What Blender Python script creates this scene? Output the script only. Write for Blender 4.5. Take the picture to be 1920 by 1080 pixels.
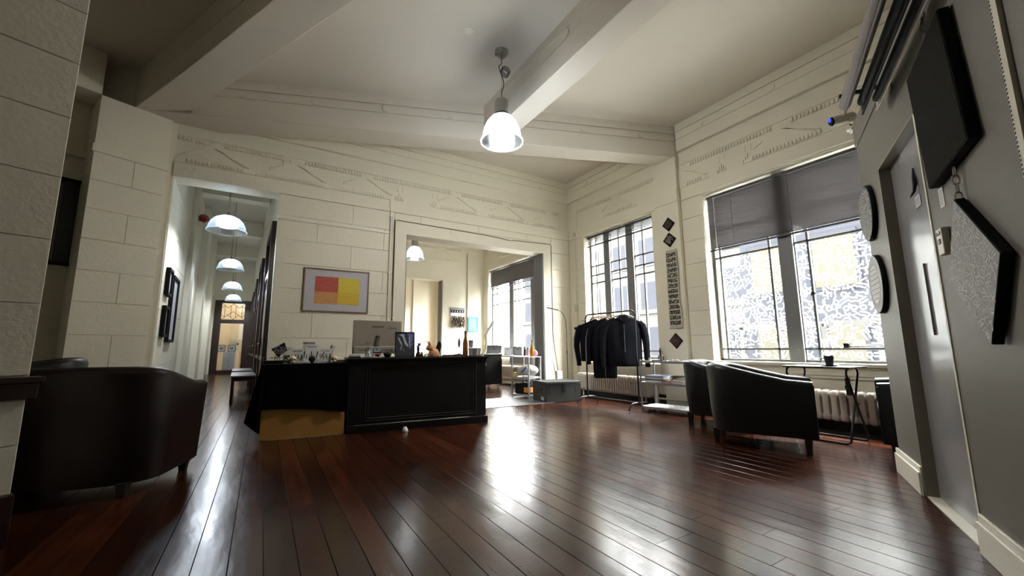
import bpy, bmesh, math, random
from math import sin, cos, pi, radians, sqrt, atan2
from mathutils import Vector, Matrix, noise
random.seed(7)
SC = bpy.context.scene
for o in list(bpy.data.objects): bpy.data.objects.remove(o)
COL = SC.collection

# ------------------------------------------------------------------ camera
F_PX = 760.66
yaw, pitch, roll = radians(31.432), radians(8.39), radians(-0.4616)
fw = Vector((sin(yaw)*cos(pitch), cos(yaw)*cos(pitch), sin(pitch)))
r0 = Vector((cos(yaw), -sin(yaw), 0)); u0 = r0.cross(fw)
rt = cos(roll)*r0 + sin(roll)*u0; up = -sin(roll)*r0 + cos(roll)*u0
cd = bpy.data.cameras.new('camera'); cam = bpy.data.objects.new('camera', cd); COL.objects.link(cam)
cd.sensor_fit = 'HORIZONTAL'; cd.sensor_width = 36.0; cd.lens = 36.0*F_PX/1920
cd.clip_start = 0.02; cd.clip_end = 300
M = Matrix((rt, up, -fw)).transposed().to_4x4(); M.translation = Vector((0, 0, 0.9))
cam.matrix_world = M
SC.camera = cam

# ------------------------------------------------------------------ light and exposure
W = bpy.data.worlds.new('world'); SC.world = W; W.use_nodes = True
nt = W.node_tree; nt.nodes.clear()
wo = nt.nodes.new('ShaderNodeOutputWorld'); bg = nt.nodes.new('ShaderNodeBackground')
tc = nt.nodes.new('ShaderNodeTexCoord'); sx = nt.nodes.new('ShaderNodeSeparateXYZ')
cr = nt.nodes.new('ShaderNodeValToRGB')
cr.color_ramp.elements[0].position = 0.0; cr.color_ramp.elements[0].color = (0.64, 0.63, 0.62, 1)
cr.color_ramp.elements[1].position = 0.9; cr.color_ramp.elements[1].color = (1.0, 0.985, 0.95, 1)
nt.links.new(tc.outputs['Generated'], sx.inputs[0]); nt.links.new(sx.outputs['Z'], cr.inputs[0])
nt.links.new(cr.outputs[0], bg.inputs[0]); bg.inputs[1].default_value = 62.0
nt.links.new(bg.outputs[0], wo.inputs[0])
def portal(y0, y1, z0, z1, x):
    l = bpy.data.lights.new('window_portal', 'AREA'); l.shape = 'RECTANGLE'; l.size = abs(y1-y0); l.size_y = z1-z0
    l.cycles.is_portal = True
    o = bpy.data.objects.new('window_portal', l); COL.objects.link(o)
    o.matrix_world = Matrix(((0, 0, 1, x), (1, 0, 0, (y0+y1)/2), (0, 1, 0, (z0+z1)/2), (0, 0, 0, 1)))
portal(1.25, 3.44, 0.7, 2.27, 5.62); portal(4.4, 6.1, 0.7, 2.92, 5.62); portal(7.5, 10.2, 0.7, 2.6, 5.62)
portal(11.3, 13.6, 0.7, 3.1, 5.62)
SC.view_settings.view_transform = 'Standard'; SC.view_settings.look = 'None'
SC.view_settings.exposure = 1.05; SC.view_settings.gamma = 1.0; SC.view_settings.use_curve_mapping = False

# ------------------------------------------------------------------ materials
MATS = {}
def mat(name, col, rough=0.5, metal=0.0, bump=0.0, bscale=40.0, vary=0.0, vscale=6.0, spec=0.5, coat=0.0, emit=None, es=0.0, objvar=0.0, stretch=None, bdist=0.01):
    m = bpy.data.materials.new(name); m.use_nodes = True; n = m.node_tree; b = n.nodes['Principled BSDF']
    b.inputs['Base Color'].default_value = (*col, 1); b.inputs['Roughness'].default_value = rough
    b.inputs['Metallic'].default_value = metal; b.inputs['Specular IOR Level'].default_value = spec
    b.inputs['Coat Weight'].default_value = coat; b.inputs['Coat Roughness'].default_value = 0.08
    t = n.nodes.new('ShaderNodeTexCoord'); src = t.outputs['Object']
    if stretch:
        mp = n.nodes.new('ShaderNodeMapping'); mp.inputs['Scale'].default_value = stretch
        n.links.new(src, mp.inputs[0]); src = mp.outputs[0]
    if vary or objvar:
        nz = n.nodes.new('ShaderNodeTexNoise'); nz.inputs['Scale'].default_value = vscale; nz.inputs['Detail'].default_value = 4
        n.links.new(src, nz.inputs[0])
        h = n.nodes.new('ShaderNodeHueSaturation'); h.inputs['Color'].default_value = (*col, 1)
        mr = n.nodes.new('ShaderNodeMapRange'); mr.inputs[3].default_value = 1-vary; mr.inputs[4].default_value = 1+vary
        n.links.new(nz.outputs[0], mr.inputs[0]); v = mr.outputs[0]
        if objvar:
            oi = n.nodes.new('ShaderNodeObjectInfo'); m2 = n.nodes.new('ShaderNodeMapRange')
            m2.inputs[3].default_value = 1-objvar; m2.inputs[4].default_value = 1+objvar
            n.links.new(oi.outputs['Random'], m2.inputs[0]); mm = n.nodes.new('ShaderNodeMath'); mm.operation = 'MULTIPLY'
            n.links.new(v, mm.inputs[0]); n.links.new(m2.outputs[0], mm.inputs[1]); v = mm.outputs[0]
        n.links.new(v, h.inputs['Value']); n.links.new(h.outputs[0], b.inputs['Base Color'])
    if bump:
        nb = n.nodes.new('ShaderNodeTexNoise'); nb.inputs['Scale'].default_value = bscale; nb.inputs['Detail'].default_value = 3
        n.links.new(src, nb.inputs[0]); bp = n.nodes.new('ShaderNodeBump'); bp.inputs['Strength'].default_value = bump
        bp.inputs['Distance'].default_value = bdist
        n.links.new(nb.outputs[0], bp.inputs['Height']); n.links.new(bp.outputs[0], b.inputs['Normal'])
    if emit: b.inputs['Emission Color'].default_value = (*emit, 1); b.inputs['Emission Strength'].default_value = es
    MATS[name] = m; return m
wall_m = mat('painted_block', (0.82, 0.775, 0.635), 0.55, bump=0.25, bscale=30, vary=0.03, vscale=2)
ceil_m = mat('ceiling_plaster', (0.70, 0.645, 0.55), 0.75, bump=0.2, bscale=9, vary=0.05, vscale=1.2)
trim_m = mat('gloss_white_paint', (0.80, 0.765, 0.655), 0.35)
part_m = mat('partition_paint', (0.155, 0.14, 0.12), 0.5, bump=0.05, bscale=60)
door_m = mat('door_gloss_paint', (0.29, 0.29, 0.295), 0.16, bump=0.02, bscale=8, spec=0.9)
jamb_m = mat('door_jamb_paint', (0.24, 0.215, 0.17), 0.4)
grey_m = mat('grey_frame_paint', (0.17, 0.175, 0.18), 0.5)
steelframe_m = mat('window_steel_paint', (0.10, 0.105, 0.10), 0.5)
slat_m = mat('blind_slat_grey', (0.095, 0.085, 0.085), 0.5)
slatd_m = mat('blind_rail_dark', (0.035, 0.033, 0.036), 0.5)
black_m = mat('matt_black', (0.005, 0.005, 0.0055), 0.7, spec=0.2)
desk_m = mat('black_painted_wood', (0.003, 0.003, 0.0035), 0.5, spec=0.25, bump=0.15, bscale=50)
edge_m = mat('worn_edge', (0.035, 0.033, 0.03), 0.5, vary=0.6, vscale=9)
cloth_m = mat('black_cloth', (0.002, 0.002, 0.0025), 0.95, spec=0.05, bump=0.2, bscale=200)
leather_m = mat('black_leather', (0.004, 0.004, 0.005), 0.42, bump=0.35, bscale=45, spec=0.35, bdist=0.004)
brown_m = mat('dark_brown_leather', (0.010, 0.0038, 0.003), 0.45, bump=0.3, bscale=18, spec=0.2, bdist=0.006)
legw_m = mat('dark_wood_leg', (0.012, 0.008, 0.007), 0.4)
brass_m = mat('aged_brass', (0.30, 0.20, 0.10), 0.35, 0.9)
steel_m = mat('brushed_steel', (0.42, 0.41, 0.39), 0.35, 0.9)
galv_m = mat('galvanised_steel', (0.48, 0.49, 0.52), 0.42, 0.75, vary=0.2, vscale=30)
darkmetal_m = mat('dark_metal_tube', (0.02, 0.02, 0.022), 0.35, 0.4)
chrome_m = mat('chrome', (0.8, 0.8, 0.8), 0.08, 1.0)
trunk_m = mat('grey_painted_steel', (0.024, 0.0255, 0.024), 0.5, 0.2, vary=0.45, vscale=7, bump=0.3, bscale=12)
pine_m = mat('yellow_plywood', (0.40, 0.20, 0.045), 0.5, vary=0.12, vscale=5, stretch=(6, 6, 1))
oak_m = mat('oak_frame', (0.23, 0.145, 0.085), 0.5, vary=0.2, vscale=12)
white_m = mat('white_paper', (0.72, 0.72, 0.74), 0.7)
mount_m = mat('lilac_white_mount', (0.50, 0.49, 0.53), 0.6)
cream_m = mat('cream_plastic', (0.60, 0.58, 0.48), 0.45)
rad_m = mat('cream_radiator', (0.66, 0.60, 0.53), 0.35)
mug_m = mat('dark_grey_stoneware', (0.035, 0.035, 0.04), 0.5)
dwood_m = mat('dark_brown_wood', (0.022, 0.008, 0.006), 0.28, vary=0.3, vscale=8)
dwoodl_m = mat('brown_board_wood', (0.07, 0.03, 0.018), 0.4)
red_m = mat('red_paint', (0.35, 0.02, 0.015), 0.35)
blue_m = mat('blue_cover', (0.03, 0.07, 0.42), 0.4)
cyan_m = mat('turquoise_frame', (0.025, 0.22, 0.28), 0.5)
skin_m = mat('tan_figurine', (0.62, 0.30, 0.16), 0.5, vary=0.15, vscale=20)
ivory_m = mat('ivory_resin', (0.68, 0.55, 0.32), 0.4)
amber_m = mat('amber_glass', (0.28, 0.09, 0.01), 0.08, spec=0.8, emit=None)
yell_m = mat('yellow_glass', (0.60, 0.34, 0.03), 0.1)
green_m = mat('leaf_green', (0.18, 0.34, 0.08), 0.6)
pink_m = mat('pink_fabric', (0.65, 0.28, 0.42), 0.7)
orange_m = mat('orange_plastic', (0.70, 0.28, 0.05), 0.5)
yellow_m = mat('yellow_foam', (0.72, 0.58, 0.20), 0.7)
bag_m = mat('white_cotton', (0.55, 0.53, 0.48), 0.8, bump=0.3, bscale=20)
monitor_m = mat('champagne_plastic', (0.38, 0.335, 0.275), 0.38, 0.3)
copper_m = mat('dark_copper', (0.08, 0.025, 0.02), 0.3, 0.6)
lamp_in_m = mat('lamp_tube_glow', (0.9, 0.95, 1.0), 0.4, emit=(0.80, 0.90, 1.0), es=5.0)
mesh_m = mat('grey_canvas', (0.016, 0.0148, 0.0115), 0.95, spec=0.1, bump=0.6, bscale=300, vary=0.3, vscale=30)
strokeW_m = mat('white_ink', (0.70, 0.69, 0.66), 0.6)
strokeB_m = mat('black_ink', (0.01, 0.01, 0.012), 0.6)
sconce_m = mat('scroll_paper', (0.50, 0.46, 0.36), 0.7)
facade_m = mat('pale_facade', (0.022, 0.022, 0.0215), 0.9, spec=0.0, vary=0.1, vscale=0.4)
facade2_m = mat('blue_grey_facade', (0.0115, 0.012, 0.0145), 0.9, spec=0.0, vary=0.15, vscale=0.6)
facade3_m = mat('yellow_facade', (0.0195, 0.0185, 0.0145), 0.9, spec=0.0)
asphalt_m = mat('pavement', (0.12, 0.12, 0.12), 0.9, spec=0.0)
tilew_m = mat('far_room_wall', (0.62, 0.52, 0.38), 0.7)

def glass_mix(name, base, tint, t=0.9, rough=0.03, transl=False):
    m = bpy.data.materials.new(name); m.use_nodes = True; n = m.node_tree; n.nodes.clear()
    out = n.nodes.new('ShaderNodeOutputMaterial'); tr = n.nodes.new('ShaderNodeBsdfTransparent'); tr.inputs[0].default_value = (*tint, 1)
    if transl:
        a = n.nodes.new('ShaderNodeBsdfTranslucent'); a.inputs[0].default_value = (*base, 1)
        g = n.nodes.new('ShaderNodeBsdfGlossy'); g.inputs[0].default_value = (1, 1, 1, 1); g.inputs[1].default_value = 0.15
        m1 = n.nodes.new('ShaderNodeMixShader'); m1.inputs[0].default_value = 0.15
        n.links.new(a.outputs[0], m1.inputs[1]); n.links.new(g.outputs[0], m1.inputs[2]); s2 = m1.outputs[0]
    else:
        g = n.nodes.new('ShaderNodeBsdfGlossy'); g.inputs[0].default_value = (*base, 1); g.inputs[1].default_value = rough; s2 = g.outputs[0]
    mx = n.nodes.new('ShaderNodeMixShader')
    if transl: mx.inputs[0].default_value = 1-t
    else:
        lw = n.nodes.new('ShaderNodeLayerWeight'); pw = n.nodes.new('ShaderNodeMath'); pw.operation = 'POWER'; pw.inputs[1].default_value = 4.0
        ma = n.nodes.new('ShaderNodeMath'); ma.operation = 'MULTIPLY_ADD'; ma.inputs[1].default_value = 0.7; ma.inputs[2].default_value = 0.035
        n.links.new(lw.outputs['Facing'], pw.inputs[0]); n.links.new(pw.outputs[0], ma.inputs[0]); n.links.new(ma.outputs[0], mx.inputs[0])
    n.links.new(tr.outputs[0], mx.inputs[1]); n.links.new(s2, mx.inputs[2]); n.links.new(mx.outputs[0], out.inputs[0])
    return m
glass_m = glass_mix('window_glass', (1, 1, 1), (0.93, 0.95, 0.95))
clear_m = glass_mix('clear_glass', (1, 1, 1), (0.80, 0.82, 0.82))
shade_m = glass_mix('ribbed_lamp_glass', (0.75, 0.85, 1.0), (0.82, 0.90, 1.0), t=0.45, transl=True)
film_m = glass_mix('white_paint_pen', (0.95, 0.95, 0.93), (1, 1, 1), t=0.25, transl=True)
filmy_m = glass_mix('olive_paint_pen', (0.45, 0.42, 0.30), (0.7, 0.68, 0.55), t=0.3, transl=True)
bottle_m = glass_mix('brown_bottle_glass', (1, 0.9, 0.8), (0.55, 0.20, 0.02), t=0.7)

# floor: deep red-brown varnished boards, grain along Y
def floor_mat():
    m = bpy.data.materials.new('varnished_floorboard'); m.use_nodes = True; n = m.node_tree; b = n.nodes['Principled BSDF']; L = n.links.new
    t = n.nodes.new('ShaderNodeNewGeometry'); mp = n.nodes.new('ShaderNodeMapping'); mp.inputs['Scale'].default_value = (14, 0.9, 1)
    L(t.outputs['Position'], mp.inputs[0])
    nz = n.nodes.new('ShaderNodeTexNoise'); nz.inputs['Scale'].default_value = 2.2; nz.inputs['Detail'].default_value = 5; L(mp.outputs[0], nz.inputs[0])
    oi = n.nodes.new('ShaderNodeObjectInfo')
    ad = n.nodes.new('ShaderNodeMath'); ad.operation = 'MULTIPLY_ADD'; L(oi.outputs['Random'], ad.inputs[0]); ad.inputs[1].default_value = 0.42; L(nz.outputs[0], ad.inputs[2])
    cr = n.nodes.new('ShaderNodeValToRGB'); e = cr.color_ramp.elements
    e[0].position = 0.35; e[0].color = (0.015, 0.0040, 0.0017, 1); e[1].position = 1.05; e[1].color = (0.072, 0.0175, 0.0072, 1)
    x = e.new(0.72); x.color = (0.034, 0.0085, 0.0036, 1)
    L(ad.outputs[0], cr.inputs[0]); L(cr.outputs[0], b.inputs['Base Color'])
    n2 = n.nodes.new('ShaderNodeTexNoise'); n2.inputs['Scale'].default_value = 3.0; n2.inputs['Detail'].default_value = 5; L(t.outputs['Position'], n2.inputs[0])
    mr = n.nodes.new('ShaderNodeMapRange'); mr.inputs[1].default_value = 0.3; mr.inputs[2].default_value = 0.7; mr.inputs[3].default_value = 0.19; mr.inputs[4].default_value = 0.24
    L(n2.outputs[0], mr.inputs[0]); L(mr.outputs[0], b.inputs['Roughness'])
    # board cupping across, long waves, and scratches
    m3 = n.nodes.new('ShaderNodeMapping'); m3.inputs['Scale'].default_value = (5, 1.3, 1); L(t.outputs['Position'], m3.inputs[0])
    n3 = n.nodes.new('ShaderNodeTexNoise'); n3.inputs['Scale'].default_value = 1.6; n3.inputs['Detail'].default_value = 3; L(m3.outputs[0], n3.inputs[0])
    bp = n.nodes.new('ShaderNodeBump'); bp.inputs['Strength'].default_value = 0.28; bp.inputs['Distance'].default_value = 0.008; L(n3.outputs[0], bp.inputs['Height'])
    m4 = n.nodes.new('ShaderNodeMapping'); m4.inputs['Scale'].default_value = (3, 40, 1); m4.inputs['Rotation'].default_value = (0, 0, 0.5); L(t.outputs['Position'], m4.inputs[0])
    n4 = n.nodes.new('ShaderNodeTexNoise'); n4.inputs['Scale'].default_value = 3; n4.inputs['Detail'].default_value = 2; L(m4.outputs[0], n4.inputs[0])
    b2 = n.nodes.new('ShaderNodeBump'); b2.inputs['Strength'].default_value = 0.10; b2.inputs['Distance'].default_value = 0.003; L(n4.outputs[0], b2.inputs['Height']); L(bp.outputs[0], b2.inputs['Normal'])
    L(b2.outputs[0], b.inputs['Normal']); b.inputs['Specular IOR Level'].default_value = 0.24
    b.inputs['Coat Weight'].default_value = 0.08; b.inputs['Coat Roughness'].default_value = 0.14
    L(bp.outputs[0], b.inputs['Coat Normal'])
    return m
floor_m = floor_mat()
gap_m = mat('dark_floor_gap', (0.008, 0.004, 0.003), 0.8)

# ------------------------------------------------------------------ mesh helpers
class MB:
    def __init__(s, M=None): s.v = []; s.f = []; s.M = M
    def add(s, vs, fs):
        n = len(s.v)
        for v in vs:
            v = Vector(v); s.v.append(tuple(s.M @ v) if s.M else tuple(v))
        s.f += [tuple(i+n for i in f) for f in fs]
        return s
    def box(s, x0, x1, y0, y1, z0, z1):
        if x0 > x1: x0, x1 = x1, x0
        if y0 > y1: y0, y1 = y1, y0
        if z0 > z1: z0, z1 = z1, z0
        return s.add([(x0,y0,z0),(x1,y0,z0),(x1,y1,z0),(x0,y1,z0),(x0,y0,z1),(x1,y0,z1),(x1,y1,z1),(x0,y1,z1)],
                     [(0,3,2,1),(4,5,6,7),(0,1,5,4),(1,2,6,5),(2,3,7,6),(3,0,4,7)])
    def prism(s, poly, y0, y1):            # polygon in x,z extruded along y
        n = len(poly); a = sum(poly[i][0]*poly[(i+1)%n][1]-poly[(i+1)%n][0]*poly[i][1] for i in range(n))
        if a < 0: poly = poly[::-1]
        if y0 > y1: y0, y1 = y1, y0
        vs = [(p[0], y0, p[1]) for p in poly]+[(p[0], y1, p[1]) for p in poly]
        fs = [tuple(range(n)), tuple(range(2*n-1, n-1, -1))]
        fs += [(i, i+n, (i+1)%n+n, (i+1)%n) for i in range(n)]
        return s.add(vs, fs)
    def slab(s, poly, z0, z1):             # polygon in x,y extruded along z
        n = len(poly); a = sum(poly[i][0]*poly[(i+1)%n][1]-poly[(i+1)%n][0]*poly[i][1] for i in range(n))
        if a < 0: poly = poly[::-1]
        vs = [(p[0], p[1], z0) for p in poly]+[(p[0], p[1], z1) for p in poly]
        fs = [tuple(range(n-1, -1, -1)), tuple(range(n, 2*n))]
        fs += [(i, (i+1)%n, (i+1)%n+n, i+n) for i in range(n)]
        return s.add(vs, fs)
    def tube(s, pts, r, n=8, cap=True):
        pts = [Vector(p) for p in pts]; k = len(pts); rs = r if isinstance(r, (list, tuple)) else [r]*k
        vs = []; fs = []; prev = None
        for i, p in enumerate(pts):
            t = (pts[min(i+1, k-1)]-pts[max(i-1, 0)]).normalized()
            if prev is None:
                a = Vector((0, 0, 1)) if abs(t.z) < 0.9 else Vector((1, 0, 0)); nrm = t.cross(a).normalized()
            else: nrm = (prev-t*prev.dot(t)).normalized()
            prev = nrm; b = t.cross(nrm)
            for j in range(n):
                an = 2*pi*j/n; vs.append(p+(nrm*cos(an)+b*sin(an))*rs[i])
        for i in range(k-1):
            for j in range(n):
                fs.append((i*n+j, i*n+(j+1)%n, (i+1)*n+(j+1)%n, (i+1)*n+j))
        if cap: fs += [tuple(range(n-1, -1, -1)), tuple(range((k-1)*n, k*n))]
        return s.add(vs, fs)
    def lathe(s, prof, n=20, c=(0, 0, 0), cap=True, sy=1.0):
        vs = []; fs = []; k = len(prof)
        for r, z in prof:
            for j in range(n): vs.append((c[0]+r*cos(2*pi*j/n), c[1]+sy*r*sin(2*pi*j/n), c[2]+z))
        for i in range(k-1):
            for j in range(n): fs.append((i*n+j, i*n+(j+1)%n, (i+1)*n+(j+1)%n, (i+1)*n+j))
        if cap: fs += [tuple(range(n-1, -1, -1)), tuple(range((k-1)*n, k*n))]
        return s.add(vs, fs)
    def ball(s, c, r, n=12, sc=(1, 1, 1)):
        m = n//2; vs = []; fs = []
        for i in range(m+1):
            th = pi*i/m
            for j in range(n): vs.append((c[0]+r*sc[0]*sin(th)*cos(2*pi*j/n), c[1]+r*sc[1]*sin(th)*sin(2*pi*j/n), c[2]-r*sc[2]*cos(th)))
        for i in range(m):
            for j in range(n): fs.append((i*n+j, i*n+(j+1)%n, (i+1)*n+(j+1)%n, (i+1)*n+j))
        return s.add(vs, fs)
    def loft(s, rings, cap=True, closed=True):
        n = len(rings[0]); vs = [v for r in rings for v in r]; fs = []
        for i in range(len(rings)-1):
            for j in range(n if closed else n-1): fs.append((i*n+j, i*n+(j+1)%n, (i+1)*n+(j+1)%n, (i+1)*n+j))
        if cap: fs += [tuple(range(n-1, -1, -1)), tuple(range((len(rings)-1)*n, len(rings)*n))]
        return s.add(vs, fs)
    def build(s, name, m, parent=None, smooth=None, bevel=0, sub=0, kind=None):
        me = bpy.data.meshes.new(name); me.from_pydata(s.v, [], s.f)
        if sub or bevel or smooth:
            bm = bmesh.new(); bm.from_mesh(me); bmesh.ops.remove_doubles(bm, verts=bm.verts, dist=1e-5)
            bmesh.ops.recalc_face_normals(bm, faces=bm.faces); bm.to_mesh(me); bm.free()
        if smooth:
            me.shade_smooth(); me.set_sharp_from_angle(angle=radians(smooth if smooth is not True else 40))
        me.materials.append(m)
        o = bpy.data.objects.new(name, me); COL.objects.link(o)
        if parent: o.parent = parent
        if bevel:
            b = o.modifiers.new('bevel', 'BEVEL'); b.width = bevel; b.segments = 2; b.limit_method = 'ANGLE'
        if sub:
            b = o.modifiers.new('subd', 'SUBSURF'); b.levels = sub; b.render_levels = sub
        if kind: o['kind'] = kind
        return o
def tag(o, label, cat, group=None):
    o['label'] = label; o['category'] = cat
    if group: o['group'] = group
    return o
def thing(name, label, cat, loc=(0, 0, 0), rz=0.0, group=None, M=None):
    o = bpy.data.objects.new(name, None); COL.objects.link(o); o.empty_display_size = 0.1
    if M is not None: o.matrix_world = M
    else: o.location = loc; o.rotation_euler = (0, 0, rz)
    return tag(o, label, cat, group)
def place(o, loc=None, rz=None, M=None):
    if M is not None: o.matrix_world = M
    else:
        o.location = loc
        if rz is not None: o.rotation_euler = (0, 0, rz)
    return o
def struct(o): o['kind'] = 'structure'; return o
def sempty(name, M=None):
    o = bpy.data.objects.new(name, None); COL.objects.link(o); o.empty_display_size = 0.1
    if M is not None: o.matrix_world = M
    return struct(o)
def link_copy(src, parent, M):             # a further object sharing the mesh of src
    c = src.copy(); COL.objects.link(c); c.parent = parent; c.matrix_local = M; return c
def copy_tree(root, loc, rz, label, group=None):
    def cp(o, par):
        c = o.copy(); COL.objects.link(c); c.parent = par
        for ch in [x for x in allobs if x.parent == o]: cp(ch, c)
        return c
    allobs = list(COL.objects); r = cp(root, None); r.location = loc; r.rotation_euler = (0, 0, rz); r['label'] = label
    if group: r['group'] = group
    return r
def FR(x, y, z, deg): return Matrix.Translation((x, y, z)) @ Matrix.Rotation(radians(deg), 4, 'Z')
def T(x, y, z): return Matrix.Translation((x, y, z))
def text(name, s, size, m, M, parent=None, ext=0.0006, shear=0.0):
    cu = bpy.data.curves.new(name, 'FONT'); cu.body = s; cu.size = size; cu.extrude = ext; cu.align_x = 'CENTER'; cu.align_y = 'CENTER'; cu.shear = shear
    cu.resolution_u = 3
    o = bpy.data.objects.new(name, cu); COL.objects.link(o)
    me = bpy.data.meshes.new_from_object(o); bpy.data.objects.remove(o); me.materials.clear(); me.materials.append(m)
    me.transform(M); q = bpy.data.objects.new(name, me); COL.objects.link(q); q.parent = parent; return q
UP = Matrix(((1,0,0,0),(0,0,-1,0),(0,1,0,0),(0,0,0,1)))     # text plane xy -> xz facing -y

# random calligraphic strokes, flat ribbons in the x,z plane facing -y at depth y
def doodle(mb, w, h, cell, sw, y=-0.001, seed=1, x0=0.0, z0=0.0, inside=None, dens=1.0):
    R = random.Random(seed); nx = max(1, round(w/cell)); nz = max(1, round(h/cell)); cx = w/nx; cz = h/nz
    def ribbon(pts):
        k = len(pts); vs = []
        for i, p in enumerate(pts):
            a = pts[max(i-1, 0)]; b = pts[min(i+1, k-1)]; dx, dz = b[0]-a[0], b[1]-a[1]; l = sqrt(dx*dx+dz*dz) or 1
            nxx, nzz = -dz/l*sw/2, dx/l*sw/2
            vs += [(x0+p[0]-nxx, y, z0+p[1]-nzz), (x0+p[0]+nxx, y, z0+p[1]+nzz)]
        mb.add(vs, [(2*i, 2*i+2, 2*i+3, 2*i+1) for i in range(k-1)])
    for i in range(nx):
        for j in range(nz):
            if R.random() > dens: continue
            ox, oz = (i+0.5)*cx+R.uniform(-.1, .1)*cx, (j+0.5)*cz+R.uniform(-.1, .1)*cz
            if inside and not inside(ox, oz): continue
            a = R.uniform(0, 2*pi); q = cell*0.58; k = R.randrange(6)
            def P(u, v): return (ox+q*(u*cos(a)-v*sin(a)), oz+q*(u*sin(a)+v*cos(a)))
            if k == 0: ribbon([P(cos(t), sin(t)) for t in [s*0.45 for s in range(8)]])
            elif k == 1:
                ribbon([P(-1, -.4), P(0, -.3), P(1, -.4)]); ribbon([P(-1, .4), P(0, .5), P(1, .4)])
            elif k == 2: ribbon([P(-1, -.8), P(-.3, .7), P(.3, -.6), P(1, .8)])
            elif k == 3:
                ribbon([P(-1, 0), P(1, 0)]); ribbon([P(0, 0), P(.1, 1)]); ribbon([P(.5, -.9), P(.4, -.1)])
            elif k == 4:
                ribbon([P(.55*cos(t), .55*sin(t)) for t in [s*0.7 for s in range(10)]]); ribbon([P(.6, 0), P(1.1, .8)])
            else:
                ribbon([P(-.9, .9), P(-.5, 0), P(.2, -.2), P(1, -.9)]); ribbon([P(.1, .9), P(1, .1)])
    return mb

# ================================================================== SETTING
FB = FR(0, 6.54, 0, 0); FW = FR(5.42, 0, 0, -90); FP = FR(3.449, 0.913, 0, 206.5)
FL = FR(-1.19, 6.49, 0, 25); FC = FR(-1.0, 3.08, 0, 25)
FCL = FR(-1.14, 6.54, 0, 92.4); FCR = FR(0.067, 6.54, 0, -87.6)
H = 4.39
# floor: slab, visible boards one by one near by, joined boards further off
floor = struct(MB().box(-7, 6.2, -4.5, 22.5, -0.08, -0.014).build('floor', gap_m))
def board_mesh(w, l):
    c = 0.0012; x, z = w/2, 0.0
    mb = MB(); p = [(-x, -0.013), (-x, z-c), (-x+c, z), (x-c, z), (x, z-c), (x, -0.013)]
    return mb.loft([[(a, 0, b) for a, b in p], [(a, l, b) for a, b in p]])
BW = 0.128; lens = (1.5, 2.1, 2.9); bproto = {}
rr = random.Random(3); nb = 0
for i in range(48):
    x = -1.02+BW*i
    if x > 5.35: break
    y = 0.15-rr.random()*1.2
    if x < 0: y = max(y, 0.9-1.2*x)
    y1max = 6.45 if x > 0.4 else 6.4
    if x > 2.4: y = max(y, -0.3+0.42*(x-2.4)-rr.random()*.4)
    while y < 9.04:
        l = rr.choice(lens)
        if y+l > 8.5: l = round(9.05-y, 3)
        key = l
        if key not in bproto:
            o = board_mesh(BW-0.0022, l-0.002).build('floorboard', floor_m, floor); bproto[key] = o
        else:
            o = bproto[key].copy(); COL.objects.link(o)
        o.location = (x, y, 0); nb += 1; y += l
fb = MB()
def farboards(x0, x1, y0, y1, w=BW):
    n = int((x1-x0)/w); r = random.Random(5)
    for i in range(n+1):
        xa = x0+i*w; xb = min(xa+w-0.003, x1)
        if xb <= xa+0.01: continue
        y = y0-0.0; yy = y0+r.random()*2.0
        while y < y1:
            ye = min(yy, y1); fb.box(xa, xb, y+0.001, ye-0.001, -0.013, -0.0008); y = ye; yy = ye+2+r.random()*2
farboards(-6.9, -1.085, -4.0, 8.9); farboards(-1.9, 0.4, 9.05, 22.0); farboards(0.41, 5.40, 9.05, 14.4); farboards(-1.085, 5.4, -4.0, -1.06)
fb.build('far_floorboards', floor_m, floor, kind='stuff')

# ceiling and beams
ceiling = struct(MB().box(-7, 6.2, -4.5, 22.5, H, H+0.1).build('ceiling', ceil_m))
MB().slab([(1.66, 3.66), (1.72, 3.62), (1.77, 3.66), (1.76, 3.73), (1.69, 3.75)], H-0.004, H).slab([(1.83, 3.70), (1.86, 3.69), (1.87, 3.73)], H-0.003, H).build('peeling_patch', trim_m, ceiling)
def beam_face(mb, ox, oy, ang, u0, u1, side):   # thin raised fascia strips and bosses along one beam side
    Fm = FR(ox, oy, 0, ang); m2 = MB(Fm)
    for z0, z1, d in ((3.865, 4.13, 0.012), (4.14, 4.255, 0.006), (4.265, 4.39, 0.012)):
        m2.box(u0, u1, -d if side < 0 else 0, 0 if side < 0 else d, z0, z1)
    mb.v += []; return m2
def bosses(Fm, us, y, z=4.2):
    m2 = MB(Fm)
    for u in us:
        n = 16; vs = []
        for k in range(n): vs.append((u+0.052*cos(2*pi*k/n), z+0.052*sin(2*pi*k/n)))
        m2.prism(vs, y, y-0.012)
    return m2
b1 = struct(MB().slab([(5.5, 3.795), (5.5, 4.107), (-0.76, 6.56), (-1.95, 6.56), (-0.96, 6.172)], 3.865, H).build('trim_1', ceil_m, bevel=0.006))
a1 = math.degrees(atan2(3.83-6.16, 5.37+0.96)); F1 = FR(-0.96, 6.16, 0, a1)
beam_face(MB(), -0.96, 6.165, a1, 0.0, 6.78, -1).build('beam_fascia', ceil_m, b1)
bosses(F1, [0.55, 1.45, 2.35, 3.25, 4.25, 5.25, 6.2], -0.004).build('beam_boss', ceil_m, b1, smooth=30)
b2 = struct(MB().slab([(2.535, -4.4), (2.83, -4.4), (2.83, 4.9), (2.535, 4.98)], 3.865, H).build('trim_2', ceil_m, bevel=0.006))
beam_face(MB(), 2.535, 0, -90, -4.9, 4.0, -1).build('beam_fascia', ceil_m, b2)
bosses(FR(2.535, 0, 0, -90), [-3.9, -3.0, -2.1, -1.2], -0.004).build('beam_boss', ceil_m, b2, smooth=30)
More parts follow.
